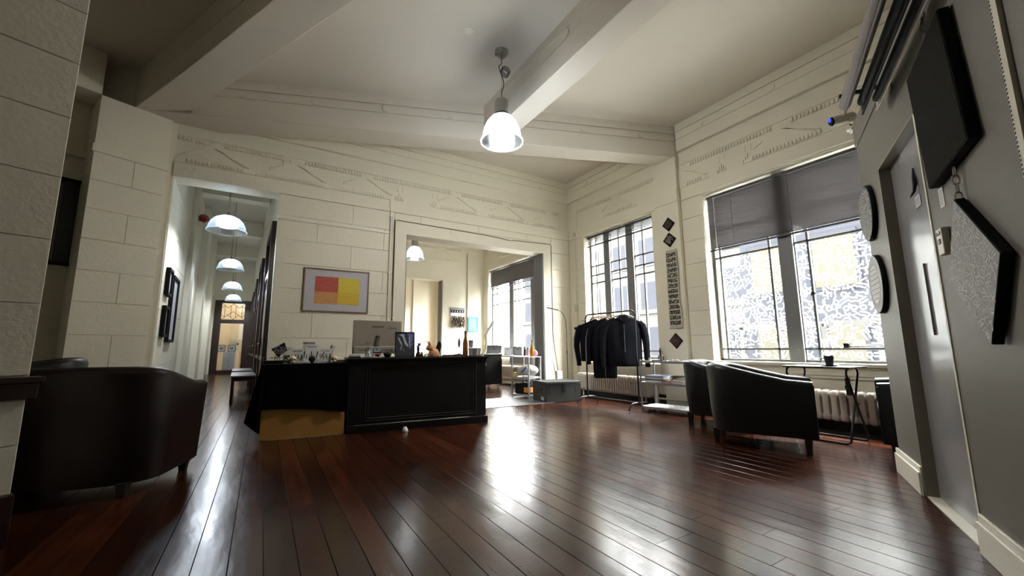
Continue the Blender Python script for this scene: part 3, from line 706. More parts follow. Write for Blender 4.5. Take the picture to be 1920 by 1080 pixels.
# ---- venetian blinds
def blind(label, u0, u1, zt, zb, pitch, tilt, M=FW, y=0.09, cords=3):
    root = thing('venetian_blind', label, 'blind', M=M @ T(u0, y, zt))
    w = u1-u0; h = zt-zb
    MB().box(0, w, -0.02, 0.02, -0.035, 0).build('headrail', slatd_m, root)
    MB().box(0, w, -0.016, 0.016, -h, -h+0.022).build('bottom_rail', slatd_m, root, bevel=0.003)
    n = int((h-0.07)/pitch); c, s_ = cos(tilt), sin(tilt); q = 0.0135
    first = MB().add([(0.005, -q*c, -q*s_), (w-0.005, -q*c, -q*s_), (w-0.005, 0, 0.002), (0.005, 0, 0.002), (0.005, q*c, q*s_), (w-0.005, q*c, q*s_)],
                     [(0, 1, 2, 3), (3, 2, 5, 4)]).build('slat', slat_m, root)
    for k in range(n):
        z = -0.05-k*pitch
        if k == 0: first.location = (0, 0, z)
        else: link_copy(first, root, T(0, 0, z))
    cd_ = MB()
    for k in range(cords): x = w*(k+0.5)/cords; cd_.tube([(x, -0.018, -0.03), (x, -0.018, -h)], 0.0016, 4)
    cd_.build('ladder_cord', black_m, root)
    MB().tube([(0.12, -0.03, -0.03), (0.12, -0.03, -h-0.0)], 0.003, 5).build('tilt_wand', white_m, root)
blind('wide dark grey venetian blind half lowered over the painted window', -3.43, -1.25, 3.085, 2.262, 0.0235, -0.72)
blind('short dark grey venetian blind over the window behind the clothes rack', -6.05, -4.39, 3.105, 2.895, 0.0235, -0.15)
blind('grey venetian blind over the window of the next room', -10.2, -7.47, 3.10, 2.575, 0.0235, -1.2)

# ---- radiators
def radiator(label, u0, u1, zb, zt, pitch, x=5.22, legs=True):
    root = thing('radiator', label, 'radiator', M=FR(x, 0, 0, -90) @ T(u0, 0, 0))
    n = int((u1-u0)/pitch); h = zt-zb
    prof = []
    ring = lambda z, a, b: [(-a, -b, z), (-a*0.35, -b*1.12, z), (a*0.35, -b*1.12, z), (a, -b, z), (a, b, z), (-a, b, z)]
    a = pitch*0.30
    mb = MB().loft([ring(zb, a*0.7, 0.045), ring(zb+0.015, a*1.45, 0.062), ring(zb+0.06, a*1.5, 0.068), ring(zb+0.085, a*1.1, 0.066), ring(zt-0.085, a*1.1, 0.066), ring(zt-0.055, a*1.5, 0.068), ring(zt-0.015, a*1.4, 0.062), ring(zt, a*0.7, 0.045)])
    f = mb.build('section', rad_m, root, smooth=50)
    for k in range(n):
        m_ = T((k+0.5)*pitch, 0.07, 0)
        if k == 0: f.matrix_local = m_
        else: link_copy(f, root, m_)
    MB().tube([(0, 0.07, zb+0.035), (n*pitch, 0.07, zb+0.035)], 0.014, 8).tube([(0, 0.07, zt-0.035), (n*pitch, 0.07, zt-0.035)], 0.014, 8).build('header_pipe', rad_m, root)
    MB().box(0.1, 0.13, 0.06, 0.08, 0, zb+0.02).build('foot', rad_m, root)
    MB().box(n*pitch-0.13, n*pitch-0.10, 0.06, 0.08, 0, zb+0.02).build('foot', rad_m, root)
    MB().lathe([(0.0, 0), (0.012, 0.002), (0.012, 0.02), (0.008, 0.026)], 10, (n*pitch*0.80, 0, 0)).build('valve', brass_m, root).matrix_local = T(0, -0.005, zt-0.13) @ Matrix.Rotation(0, 4, 'X')
    return root
radiator('cream column radiator under the painted window beside the folding table', -3.30, -1.35, 0.105, 0.425, 0.078)
radiator('cream column radiator behind the clothes rack', -6.18, -4.45, 0.105, 0.425, 0.052)
radiator('cream column radiator in the next room under its window', -9.9, -7.6, 0.12, 0.47, 0.06)
pp = thing('heating_pipe', 'white vertical heating pipe with elbow behind the steel shelf', 'pipe', (5.28, 4.35, 0))
MB().tube([(0, 0, 0.0), (0, 0, 0.30), (0, 0.02, 0.36), (0, 0.1, 0.38)], 0.022, 10).build('riser', rad_m, pp, smooth=True)
MB().lathe([(0.03, 0.07), (0.035, 0.075), (0.035, 0.10), (0.03, 0.105)], 12).build('union_nut', rad_m, pp)
MB().tube([(0.02, 0.07, 0.11), (0.02, -0.95, 0.11)], 0.014, 8).build('branch', rad_m, pp)

# ---- wall art on the pier
def tile(label, u, z, r, m, seed, ink):
    t = thing('diamond_tile', label, 'wall art', M=FW @ T(u, -0.077, z), group='diamond tiles on the pier')
    MB().prism([(0, -r), (r, 0), (0, r), (-r, 0)], 0, -0.018).build('panel', black_m, t)
    q = r*0.88
    MB().prism([(0, -q), (q, 0), (0, q), (-q, 0)], -0.018, -0.020).build('painted_face', m, t)
    doodle(MB(), 2*q, 2*q, 0.032, 0.0035, y=-0.0208, seed=seed, x0=-q, z0=-q, inside=lambda x, z: abs(x-q)+abs(z-q) < q*0.9).build('ink_strokes', ink, t)
tan_m = mat('tan_ink', (0.24, 0.17, 0.11), 0.6); rust_m = mat('dark_rust_paint', (0.060, 0.025, 0.018), 0.5)
tile('brown patterned diamond tile at the top of the pier', -3.985, 2.803, 0.113, black_m, 1, tan_m)
tile('black and white patterned diamond tile just above the paper scroll', -3.985, 2.553, 0.116, black_m, 2, strokeW_m)
tile('dark rust red diamond tile below the paper scroll', -3.987, 0.985, 0.116, rust_m, 3, black_m)
sc = thing('paper_scroll', 'long cream paper scroll with rows of black lettering hanging on the pier', 'scroll', M=FW @ T(-3.97, -0.08, 1.18))
rows = 14
def edge(z): return 0.008*sin(z*9)+0.012*max(0, sin(z*5.3+1))
nseg = 26; rg = []
for k in range(nseg+1):
    z = 1.21*k/nseg; x1 = 0.115+edge(z)-0.012*z; x0 = -0.105-0.006*sin(z*4)
    b = -0.006-0.010*abs(sin(z*5.2))
    rg.append([(x0, 0, z), (x0, -0.004, z), (x1-0.03, -0.004, z), (x1, b-0.006, z), (x1, b, z), (x1-0.03, 0, z)])
MB().loft(rg).build('paper', sconce_m, sc, smooth=30)
for k in range(rows):
    doodle(MB(), 0.185, 0.060, 0.026, 0.0115, y=-0.0052, seed=50+k, x0=-0.098, z0=0.045+k*0.0815).build('lettering_row', strokeB_m, sc)
MB().tube([(-0.11, -0.012, 0.0), (0.125, -0.012, 0.0)], 0.009, 8).build('rolled_end', sconce_m, sc)
nb_ = thing('thermostat_plate', 'small flat white plate on the pier beside the paper scroll', 'switch', M=FW @ T(-3.83, -0.077, 1.32))
MB().box(-0.03, 0.03, 0, -0.012, -0.03, 0.04).prism([(-0.03, -0.03), (0.03, -0.03), (0, -0.05)], 0, -0.006).build('plate', trim_m, nb_)

# ---- framed print on the back wall
def framed(name, label, M, w, h, fw, fm, mt, art=None, cat='picture', d=0.025, group=None):
    t = thing(name, label, cat, M=M, group=group)
    MB().prism([(-w/2, 0), (w/2, 0), (w/2, fw), (-w/2, fw)], 0, -d).prism([(-w/2, h-fw), (w/2, h-fw), (w/2, h), (-w/2, h)], 0, -d).box(-w/2, -w/2+fw, 0, -d, fw, h-fw).box(w/2-fw, w/2, 0, -d, fw, h-fw).build('frame', fm, t, bevel=0.002)
    MB().box(-w/2+fw, w/2-fw, 0, -d*0.45, fw, h-fw).build('mount', mt, t)
    return t
fp = framed('framed_print', 'oak framed print of red orange and yellow panels on the back wall', FB @ T(0.905, -0.002, 1.444), 0.915, 0.648, 0.017, oak_m, mount_m)
redp = mat('red_print', (0.42, 0.055, 0.035), 0.6, vary=0.15, vscale=30); orp = mat('orange_print', (0.55, 0.24, 0.065), 0.6, vary=0.2, vscale=30)
yel1 = mat('yellow_print', (0.66, 0.52, 0.035), 0.6, vary=0.1, vscale=20); yel2 = mat('deep_yellow_print', (0.62, 0.42, 0.01), 0.6, vary=0.1, vscale=20)
ax, aw, az, ah = -0.305, 0.62, 0.120, 0.405
lr = mat('pale_red_line', (0.60, 0.18, 0.13), 0.6); lo_ = mat('pale_orange_line', (0.72, 0.45, 0.2), 0.6); ly = mat('pale_yellow_line', (0.80, 0.68, 0.15), 0.6)
for nm, x0, x1, z0, z1, m_, lm, sd in (('red_quarter', 0, .51, .44, 1, redp, lr, 1), ('orange_quarter', 0, .51, 0, .44, orp, lo_, 2), ('yellow_quarter', .51, 1, .44, 1, yel1, ly, 3), ('deep_yellow_quarter', .51, 1, 0, .44, yel2, ly, 4)):
    a, b, c, d_ = ax+aw*x0, ax+aw*x1, az+ah*z0, az+ah*z1
    q = MB().box(a, b, -0.012, -0.0130, c, d_).build(nm, m_, fp)
    R = random.Random(sd); lb = MB()
    for k in range(9 if sd < 3 else 6):                     # angular wandering lines
        xs = a+0.005; pts = []; zz = c+(k+0.5)*(d_-c)/(9 if sd < 3 else 6)
        while xs < b-0.01:
            pts.append((xs, min(max(zz+R.choice((-1, 0, 1))*0.014, c+0.004), d_-0.004))); xs += R.choice((0.018, 0.03, 0.04))
        for p_, q_ in zip(pts[:-1], pts[1:]):
            dx_, dz_ = q_[0]-p_[0], q_[1]-p_[1]; l_ = sqrt(dx_*dx_+dz_*dz_); n_ = (-dz_/l_*0.0018, dx_/l_*0.0018)
            lb.add([(p_[0]-n_[0], -0.0135, p_[1]-n_[1]), (q_[0]-n_[0], -0.0135, q_[1]-n_[1]), (q_[0]+n_[0], -0.0135, q_[1]+n_[1]), (p_[0]+n_[0], -0.0135, p_[1]+n_[1])], [(0, 1, 2, 3)])
    lb.build('printed_lines', lm, q)

# ---- conduits and cables on the back wall
cn = thing('wall_conduit', 'white painted vertical conduit on the back wall left of the wide opening', 'conduit', M=FB @ T(1.665, -0.02, 0))
MB().tube([(0, 0, 0.2), (0, 0, 3.14), (-0.02, -0.0, 3.2), (-0.02, 0, 3.34)], 0.013, 10).tube([(0.02, 0.0, 0.2), (0.02, 0, 3.1)], 0.008, 8).build('pipe', trim_m, cn, smooth=True)
MB().box(-0.02, 0.03, -0.015, 0.012, 2.1, 2.13).box(-0.02, 0.03, -0.015, 0.012, 3.05, 3.09).build('clip', trim_m, cn)
cb = thing('cable', 'dark cable running around the top of the wide opening', 'cable', M=FB @ T(0, -0.018, 0))
MB().tube([(1.74, 0, 1.40), (1.735, 0, 3.0), (1.76, 0, 3.01), (2.6, 0, 2.995), (3.4, 0, 2.985), (3.75, -0.005, 2.965), (3.95, -0.01, 2.945), (4.05, 0, 2.965), (4.9, 0, 2.995), (4.935, 0, 2.98), (4.935, 0, 1.2), (4.95, -0.02, 0.9), (5.0, -0.05, 0.45)], 0.006, 6).build('flex', copper_m, cb)
MB().ball((3.95, -0.01, 2.945), 0.014, 8).box(2.72, 2.75, -0.006, 0.004, 2.90, 2.985).build('cable_tie', trim_m, cb)
pl_ = thing('dome_lamp', 'dark copper dome lamp hanging low behind the computer', 'pendant lamp', M=FB @ T(1.71, -0.12, 1.20))
MB().lathe([(0.11, 0.0), (0.105, 0.05), (0.075, 0.10), (0.03, 0.125), (0.012, 0.14), (0.008, 0.17)], 24).build('shade', copper_m, pl_, smooth=True)
MB().tube([(0, 0, 0.17), (0.02, 0.08, 0.6), (0.02, 0.10, 1.8)], 0.005, 6).build('flex', copper_m, pl_)
js = thing('junction_conduit', 'white conduit with sockets and black plugs in the corner by the window', 'conduit', M=FW @ T(-6.33, -0.002, 0))
MB().tube([(0, -0.012, 0.35), (0, -0.012, 3.14)], 0.012, 8).tube([(0.04, -0.012, 1.3), (0.04, -0.012, 3.0)], 0.008, 8).tube([(0, -0.012, 3.14), (-0.2, -0.012, 3.17)], 0.006, 6).build('pipe', trim_m, js)
for z in (0.78, 1.19, 1.62): MB().box(-0.03, 0.045, -0.04, 0, z, z+0.13).build('socket_box', cream_m, js, bevel=0.004)
MB().box(-0.03, 0.05, -0.03, 0, 3.17, 3.26).build('junction_box', cream_m, js, bevel=0.004)
for z in (0.84, 1.25): MB().box(-0.01, 0.09, -0.09, -0.04, z, z+0.05).build('plug', black_m, js, bevel=0.006)
MB().tube([(0.02, -0.06, 0.84), (0.03, -0.07, 0.7), (0.0, -0.05, 0.6), (0.04, -0.06, 0.5), (0.01, -0.07, 0.42), (-0.08, -0.09, 0.37), (-0.2, -0.15, 0.365)], 0.005, 6).build('lead', cream_m, js)

# ---- things on the partition
def disc(label, u, z, r, face, ink, inner=False, seed=5):
    t = thing('round_artwork', label, 'wall art', M=FP @ T(u, 0, z))
    M2 = Matrix.Rotation(radians(90), 4, 'X')
    MB(M2).lathe([(r*0.97, 0.0), (r, 0.003), (r, 0.026), (r*0.985, 0.030)], 48).build('panel', black_m, t, smooth=True)
    MB(M2).lathe([(r*0.975, 0.030), (r*0.975, 0.032)], 48).build('painted_face', face, t)
    if inner:
        MB(M2).lathe([(r*0.66, 0.032), (r*0.66, 0.033)], 40).build('white_centre', strokeW_m, t)
        mb = MB()
        R = random.Random(4)
        for k in range(7):
            zz = -r*0.5+k*r*0.165; w = sqrt(max(0, (r*0.6)**2-zz*zz)); x = -w
            while x < w-0.01:
                s_ = R.uniform(0.006, 0.02); dz_ = R.uniform(-.003, .003); mb.box(x, min(x+s_, w), -0.0335, -0.0345, zz+dz_-0.0012, zz+dz_+0.0014); x += s_+R.uniform(0.0, 0.006)
        mb.build('handwriting', strokeB_m, t)
    else: doodle(MB(), 2*r, 2*r, 0.030, 0.0042, y=-0.0328, seed=seed, x0=-r, z0=-r, inside=lambda x, y_: (x-r)**2+(y_-r)**2 < (r*0.93)**2).build('ink_strokes', ink, t)
charc_m = mat('charcoal_paint', (0.045, 0.047, 0.052), 0.5); midg_m = mat('mid_grey_paint', (0.27, 0.275, 0.28), 0.5)
disc('upper round black artwork covered in white strokes beside the door', -0.385, 1.868, 0.208, charc_m, strokeW_m)
disc('lower round grey artwork with white handwritten centre beside the door', -0.385, 1.336, 0.212, midg_m, strokeW_m, inner=True)
def canvas(label, u, z, P4, face, dep, seed=None):
    t = thing('canvas', label, 'wall art', M=FP @ T(u, 0, z))
    MB().prism(P4, -0.004, -dep).build('stretched_edge', black_m, t, bevel=0.004)
    q = 0.985
    MB().prism([(a*q, b*q) for a, b in P4], -dep, -dep-0.002).build('painted_face', face, t)
    if seed is not None:
        n = len(P4)
        def ins(x, z_):
            x -= 0.3; z_ -= 0.3
            for i in range(n):
                (x0, z0), (x1, z1) = P4[i], P4[(i+1) % n]
                if (x1-x0)*(z_-z0)-(z1-z0)*(x-x0) > -0.015*sqrt((x1-x0)**2+(z1-z0)**2): return False
            return True
        doodle(MB(), 0.6, 0.6, 0.030, 0.0052, y=-dep-0.003, seed=seed, x0=-0.3, z0=-0.3, inside=ins).build('ink_strokes', strokeW_m, t)
    return t
def rq(w, h, deg):
    c, s_ = cos(radians(deg)), sin(radians(deg)); return [(x*c-y*s_, x*s_+y*c) for x, y in ((-w/2, h/2), (w/2, h/2), (w/2, -h/2), (-w/2, -h/2))]
canvas('large plain dark grey canvas hanging on a chain, upper right', 1.163, 1.917, rq(0.45, 0.585, 6), mesh_m, 0.040)
canvas('diamond shaped canvas covered in white strokes hanging below the dark canvas', 1.250, 1.186, [(-0.055, 0.30), (0.24, 0.017), (0.055, -0.29), (-0.24, -0.017)], midg_m, 0.036, seed=9)
ch1 = thing('hanging_chain', 'short steel chain above the dark grey canvas', 'chain', M=FP @ T(1.135, -0.02, 2.205))
chain(MB(), 0, 0, 0, 0.42, 0.011, 0.003, 0.036).build('links', steel_m, ch1)
ch2 = thing('hanging_chain', 'short steel chain joining the dark canvas to the diamond canvas', 'chain', M=FP @ T(1.193, -0.02, 1.475))
chain(MB(), 0, 0, 0, 0.155, 0.011, 0.003, 0.036).build('links', steel_m, ch2)
ip = thing('wall_thermostat', 'white wall thermostat box between the door and the diamond canvas', 'switch', M=FP @ T(0.945, -0.0, 1.36))
MB().box(-0.035, 0.035, 0, -0.028, -0.06, 0.06).build('case', trim_m, ip, bevel=0.004)
MB().box(-0.012, 0.012, -0.028, -0.031, -0.012, 0.012).box(-0.02, 0.02, -0.028, -0.031, 0.03, 0.045).build('button', darkmetal_m, ip)
nt_ = thing('paper_notice', 'small paper notice beside the door above the thermostat', 'notice', M=FP @ T(0.955, -0.001, 1.56))
MB().box(-0.028, 0.028, 0, -0.001, -0.045, 0.045).build('sheet', white_m, nt_)
tx = MB()
for k in range(6): tx.box(-0.02, 0.018-0.004*(k % 3), -0.001, -0.0014, 0.03-k*0.012, 0.033-k*0.012)
tx.build('printed_lines', grey_m, nt_)
n2 = thing('paper_card', 'small grey printed card hanging on the door from its hook', 'notice', M=FP @ T(0.43, 0.053, 1.70))
MB().box(-0.045, 0.045, 0, -0.001, -0.035, 0.03).build('sheet', mount_m, n2)
tx = MB()
for k in range(5): tx.box(-0.035, 0.03-0.01*(k % 2), -0.001, -0.0014, 0.015-k*0.009, 0.019-k*0.009)
tx.build('printed_lines', grey_m, n2)
hk = thing('coat_hook', 'dark wavy metal hook on the white door', 'hook', M=FP @ T(0.45, 0.052, 1.80))
MB().tube([(0.0, -0.004, 0.085), (0.004, -0.008, 0.03), (0.012, -0.010, -0.02), (0.005, -0.014, -0.05), (-0.012, -0.022, -0.065), (-0.03, -0.026, -0.075)], [0.004, 0.009, 0.010, 0.008, 0.006, 0.002], 8).build('hook_arm', darkmetal_m, hk, smooth=True)
MB().box(-0.01, 0.01, 0, -0.006, -0.02, 0.03).build('back_plate', darkmetal_m, hk)
cr2 = thing('cable_cover', 'vertical ribbed cable cover strip at the right edge of the wall', 'cable cover', M=FP @ T(1.66, -0.0, 1.0))
MB().box(-0.02, 0.02, 0, -0.012, 0, 1.45).build('strip', trim_m, cr2)
rbm = MB()
for k in range(96): rbm.box(-0.021, -0.012, -0.004, -0.014, 0.01+k*0.015, 0.017+k*0.015)
rbm.build('ribs', grey_m, cr2)

# backdrop rolls on a wall bracket
br = thing('roll_bracket', 'black steel bracket carrying the long rolls above the door', 'bracket', M=FP @ T(0.5, 0, 2.40))
MB().box(-0.01, 0.01, 0, -0.235, -0.012, 0.006).box(-0.02, 0.02, 0, -0.006, -0.05, 0.05).build('arm', darkmetal_m, br)
for y in (-0.045, -0.115, -0.20): MB().tube([(0, y, -0.003), (0, y-0.012, -0.02), (0, y, -0.036), (0, y+0.012, -0.02)], 0.003, 5).build('hook', darkmetal_m, br)
br2 = copy_tree(br, (FP @ Vector((2.0, 0, 2.40)))[:], radians(206.5), 'second black steel bracket for the long rolls, out to the right')
pinkg_m = mat('pinkish_grey_vinyl', (0.235, 0.195, 0.20), 0.5)
def roll(label, y, z, r, m, cap_m, flap=0.0, fm=None):
    t = thing('backdrop_roll', label, 'roll', M=FP @ T(0.41, y, z), group='long rolls over the door')
    MB().tube([(-0.0, 0, 0), (0.02, 0, 0), (2.1, 0, 0)], [r*0.9, r, r], 20).build('tube', m, t, smooth=True)
    MB().tube([(-0.012, 0, 0), (0.0, 0, 0)], r*0.55, 14).build('end_cap', cap_m, t)
    if flap: MB().box(-0.03, 2.1, -0.002, 0.002, -r-flap, -r*0.2).tube([(-0.035, 0, -r-flap), (2.1, 0, -r-flap)], 0.006, 8).build('loose_edge', fm or m, t)
    return t
roll('leftmost long roll over the door, pinkish grey', -0.20, 2.372, 0.030, pinkg_m, white_m, 0.012)
roll('middle long roll over the door, black with a hanging bar', -0.115, 2.370, 0.027, black_m, grey_m, 0.035)
roll('rightmost long roll over the door, black with a white bar', -0.045, 2.372, 0.026, black_m, white_m, 0.030, trim_m)

# security camera on the end of the partition
sc_ = thing('security_camera', 'white security camera with blue lens glow on the partition end', 'camera', M=FP @ T(-0.575, -0.04, 2.735) @ Matrix.Scale(1.5, 4))
MS = T(0.0, -0.01, 0.0) @ Vector((-0.40, 0.86, 0.18)).to_track_quat('Z', 'Y').to_matrix().to_4x4()
MB(MS).lathe([(0.018, -0.060), (0.025, -0.056), (0.0265, -0.03), (0.0265, 0.05), (0.020, 0.058)], 20).build('housing', trim_m, sc_, smooth=True)
blue_glow = mat('camera_led', (0.02, 0.02, 0.2), 0.2, emit=(0.02, 0.05, 1.0), es=1.2)
MB(MS).lathe([(0.0, -0.066), (0.018, -0.065), (0.0235, -0.058)], 20, cap=False).build('lens_cap', black_m, sc_, smooth=True)
MB(MS).lathe([(0.0, -0.070), (0.009, -0.069), (0.011, -0.065)], 16, (0.0, 0.009, 0), cap=False).build('blue_light', blue_glow, sc_)
MB().tube([(0.01, 0.02, -0.005), (0.02, 0.02, -0.04), (0.04, 0.03, -0.05)], 0.008, 8).lathe([(0.022, 0), (0.022, 0.008)], 14, (0.0, 0.02, -0.075)).box(0.0, 0.05, 0.01, 0.04, -0.092, -0.075).build('bracket', trim_m, sc_)
MB().tube([(0.0, 0.02, -0.01), (-0.02, 0.02, -0.035), (0.01, 0.02, -0.05), (0.04, 0.03, -0.045)], 0.003, 6).build('lead', black_m, sc_)

# corridor fittings
for nm, lb_, u, w, h, z, fm, mt in (('picture', 'black framed picture in the corridor, nearest and highest of the left wall pair', 0.42, 0.35, 0.36, 1.62, black_m, mount_m), ('picture', 'black framed picture in the corridor, hung below the nearest one', 0.42, 0.35, 0.40, 1.08, black_m, grey_m), ('picture', 'large black framed picture on the corridor left wall', 1.02, 0.60, 0.93, 1.02, black_m, mount_m), ('picture', 'small white framed picture past the pilaster in the corridor', 3.55, 0.40, 0.50, 1.12, trim_m, grey_m)):
    t = framed(nm, lb_, FCL @ T(u, -0.015 if u < 3 else 0.055, z), w, h, 0.035, fm, mt, d=0.045)
al = thing('alarm_bell', 'red alarm bell high on the corridor pilaster', 'alarm', M=FCL @ T(2.62, -0.15, 3.30))
MB(Matrix.Rotation(radians(70), 4, 'Y')).lathe([(0.03, 0), (0.055, 0.02), (0.065, 0.10), (0.085, 0.15), (0.075, 0.15)], 20, (0, 0, 0)).build('bell', red_m, al, smooth=True)
MB().box(-0.03, 0.03, 0, 0.07, -0.13, -0.05).tube([(0, 0.04, -0.06), (0.04, -0.02, -0.09), (0.08, -0.02, -0.04), (0.05, 0, 0.0)], 0.006, 6).build('bracket', trim_m, al)
nbx = thing('corridor_notice_board', 'narrow cream notice board with a handle on the far corridor left wall', 'notice', M=FCL @ T(6.6, 0.05, 1.45))
MB().box(-0.15, 0.15, -0.01, 0.01, 0, 0.55).build('board', cream_m, nbx); MB().tube([(0.1, -0.03, -0.15), (0.1, -0.03, -0.6)], 0.012, 6).build('pull', darkmetal_m, nbx)

# ================================================================== FURNITURE, WINDOW SIDE
def smooth01(t): t = max(0, min(1, t)); return t*t*(3-2*t)
def tub_chair(name, label, cat, loc, ang, L=0.78, Wd=0.72, zb=0.74, za=0.60, z0=0.13, m=None, legm=None, group=None, wall=0.10, seat=0.42, lw=0.02):
    """front points along +x; the U-shaped shell runs right arm, back, left arm"""
    m = m or leather_m; t = thing(name, label, cat, (loc[0], loc[1], 0), radians(ang), group)
    hl, hw = L/2, Wd/2; n = 36; rc = min(hw, hl)*0.82
    path = [(hl, -hw), (hl*0.55, -hw), (hl*0.1, -hw)]
    xs = -hl+rc
    for k in range(n+1):
        a = -pi/2-pi*k/n
        ca, sa = cos(a), sin(a); e = 0.72
        px = xs+rc*(abs(ca)**e)*(1 if ca >= 0 else -1); py = hw*(abs(sa)**e)*(1 if sa >= 0 else -1)
        path.append((px, py))
    path += [(hl*0.1, hw), (hl*0.55, hw), (hl, hw)]
    rings = []
    for i, (x, y) in enumerate(path):
        a = path[max(i-1, 0)]; b = path[min(i+1, len(path)-1)]; tx, ty = b[0]-a[0], b[1]-a[1]; l = sqrt(tx*tx+ty*ty) or 1
        nx, ny = -ty/l, tx/l
        if nx*(0.0-x)+ny*(0-y) < 0: nx, ny = -nx, -ny
        if i < 3 or i > len(path)-4: nx, ny = 0, (1 if y < 0 else -1)
        f = smooth01((x+hl)/(L*0.97)); zt = zb+(za-zb)*f
        P = lambda d, z: (x+nx*d, y+ny*d, z)
        tp = 0.022
        rings.append([P(tp*1.5, z0), P(tp*0.6, z0+0.2), P(-0.004, zt-0.045), P(0.010, zt-0.015), P(wall*0.35, zt), P(wall*0.7, zt-0.002), P(wall-0.006, zt-0.02), P(wall+0.004, zt-0.05), P(wall, seat-0.1), P(wall, z0)])
    MB().loft(rings).build('shell', m, t, smooth=50)
    if True:   # stitched seam ridges down each front corner
        MB().tube([(hl+0.002, -hw+0.0, za-0.03), (hl+0.002, -hw+0.028, z0+0.01)], 0.005, 6).tube([(hl+0.002, hw-0.0, za-0.03), (hl+0.002, hw-0.028, z0+0.01)], 0.005, 6).build('piping', m, t)
    q = wall+0.003
    MB().box(-hl+q+0.03, hl+0.01, -hw+q, hw-q, seat-0.12, seat).build('seat_cushion', m, t, bevel=0.03)
    MB().box(-hl+q+0.05, hl-0.02, -hw+q, hw-q, z0, seat-0.125).build('front_panel', m, t, bevel=0.004)
    for sx, sy in ((1, 1), (1, -1), (-1, 1), (-1, -1)):
        x = sx*(hl-0.07); y = sy*(hw-0.075) if sx > 0 else sy*(hw-0.155)
        a, b = lw, lw*1.45
        MB().add([(x-a, y-a, 0), (x+a, y-a, 0), (x+a, y+a, 0), (x-a, y+a, 0), (x-b, y-b, z0+0.01), (x+b, y-b, z0+0.01), (x+b, y+b, z0+0.01), (x-b, y+b, z0+0.01)],
                 [(0, 3, 2, 1), (4, 5, 6, 7), (0, 1, 5, 4), (1, 2, 6, 5), (2, 3, 7, 6), (3, 0, 4, 7)]).build('leg', legm or legw_m, t)
    return t
G = 'black leather tub chairs by the window'
c1 = tub_chair('tub_chair', 'large black leather tub chair in front of the painted window, nearest the camera', 'armchair', (4.062, 2.168), -66, L=0.84, group=G)
c2 = tub_chair('tub_chair', 'black leather tub chair half hidden behind the nearest one, beside the steel shelf', 'armchair', (4.64, 2.87), -74, group=G)
c3 = tub_chair('tub_chair', 'black leather tub chair at the right, cut off by the white partition', 'armchair', (4.63, 1.045), 108, group=G)
tub_chair('leather_sofa', 'dark brown leather tub sofa in the left foreground seen from behind', 'sofa', (-0.945, 3.925), 74, L=0.70, Wd=1.02, zb=0.80, za=0.675, z0=0.075, m=brown_m, wall=0.13, seat=0.44)
tub_chair('tub_chair', 'dark armchair just showing behind the brown sofa beside the column', 'armchair', (-1.70, 5.02), 200, zb=0.845, za=0.76, m=leather_m)

# folding table with cup
ft = thing('folding_table', 'small black folding tray table under the painted window', 'table', (4.76, 1.90, 0), radians(90))
MB().box(-0.29, 0.27, -0.20, 0.20, 0.684, 0.700).build('table_top', leather_m, ft, bevel=0.004)
def leg(mb, pts, r=0.0095): return mb.tube(pts, r, 8)
for sg, ex in ((1, 0.25), (-1, 0.225)):
    MA_ = MB(); leg(MA_, [(ex, sg*0.11, 0.685), (ex, sg*0.155, 0.668), (ex, sg*0.165, 0.63), (ex, -sg*0.165, 0.03), (ex-0.02, -sg*0.17, 0.011), (-ex+0.02, -sg*0.17, 0.011), (-ex, -sg*0.165, 0.03), (-ex, sg*0.165, 0.63), (-ex, sg*0.155, 0.668), (-ex, sg*0.11, 0.685)]); MA_.build('leg', darkmetal_m, ft, smooth=True)
MB().box(-0.245, -0.215, 0.08, 0.11, 0.44, 0.60).box(-0.25, -0.21, 0.075, 0.115, 0.50, 0.53).build('catch', darkmetal_m, ft)
sa = MB().lathe([(0.03, 0.0), (0.05, 0.003), (0.078, 0.010), (0.080, 0.013), (0.05, 0.007), (0.0, 0.006)], 28).build('saucer', mug_m, None, smooth=True)
sa.location = (4.70, 1.81, 0.7005); tag(sa, 'dark grey saucer under the cup on the folding table', 'saucer')
mg = thing('cup', 'dark grey stoneware cup on the folding table', 'cup', (4.70, 1.81, 0.7072))
MB().lathe([(0.0, 0.0), (0.027, 0.0), (0.031, 0.006), (0.040, 0.085), (0.042, 0.092), (0.039, 0.092), (0.036, 0.085), (0.028, 0.012), (0.0, 0.010)], 28, cap=False).build('body', mug_m, mg, smooth=50)
MB().tube([(-0.02, 0.034, 0.07), (-0.03, 0.058, 0.065), (-0.03, 0.06, 0.04), (-0.02, 0.032, 0.025)], 0.005, 8).build('handle', mug_m, mg, smooth=True)

# clothes rack
rk = thing('clothes_rack', 'black tubular clothes rack with curved feet under the tall window', 'clothes rack', (4.63, 4.67, 0), radians(-88))
hL = 0.52
MB().tube([(-hL, 0, 0.10), (-hL, 0, 1.37), (-hL+0.02, 0, 1.41), (-hL+0.06, 0, 1.435), (hL-0.06, 0, 1.435), (hL-0.02, 0, 1.41), (hL, 0, 1.37), (hL, 0, 0.10)], 0.0125, 10).build('rail', darkmetal_m, rk, smooth=True)
MB().tube([(-hL, 0, 0.105), (hL, 0, 0.105)], 0.0125, 10).build('cross_bar', darkmetal_m, rk)
for s_ in (-1, 1):
    MB().tube([(s_*hL, -0.22, 0.012), (s_*hL, -0.21, 0.05), (s_*hL, -0.17, 0.09), (s_*hL, -0.12, 0.105), (s_*hL, 0.12, 0.105), (s_*hL, 0.17, 0.09), (s_*hL, 0.21, 0.05), (s_*hL, 0.22, 0.012)], 0.0125, 10).build('foot', darkmetal_m, rk, smooth=True)
FRK = FR(4.63, 4.67, 0, -88)
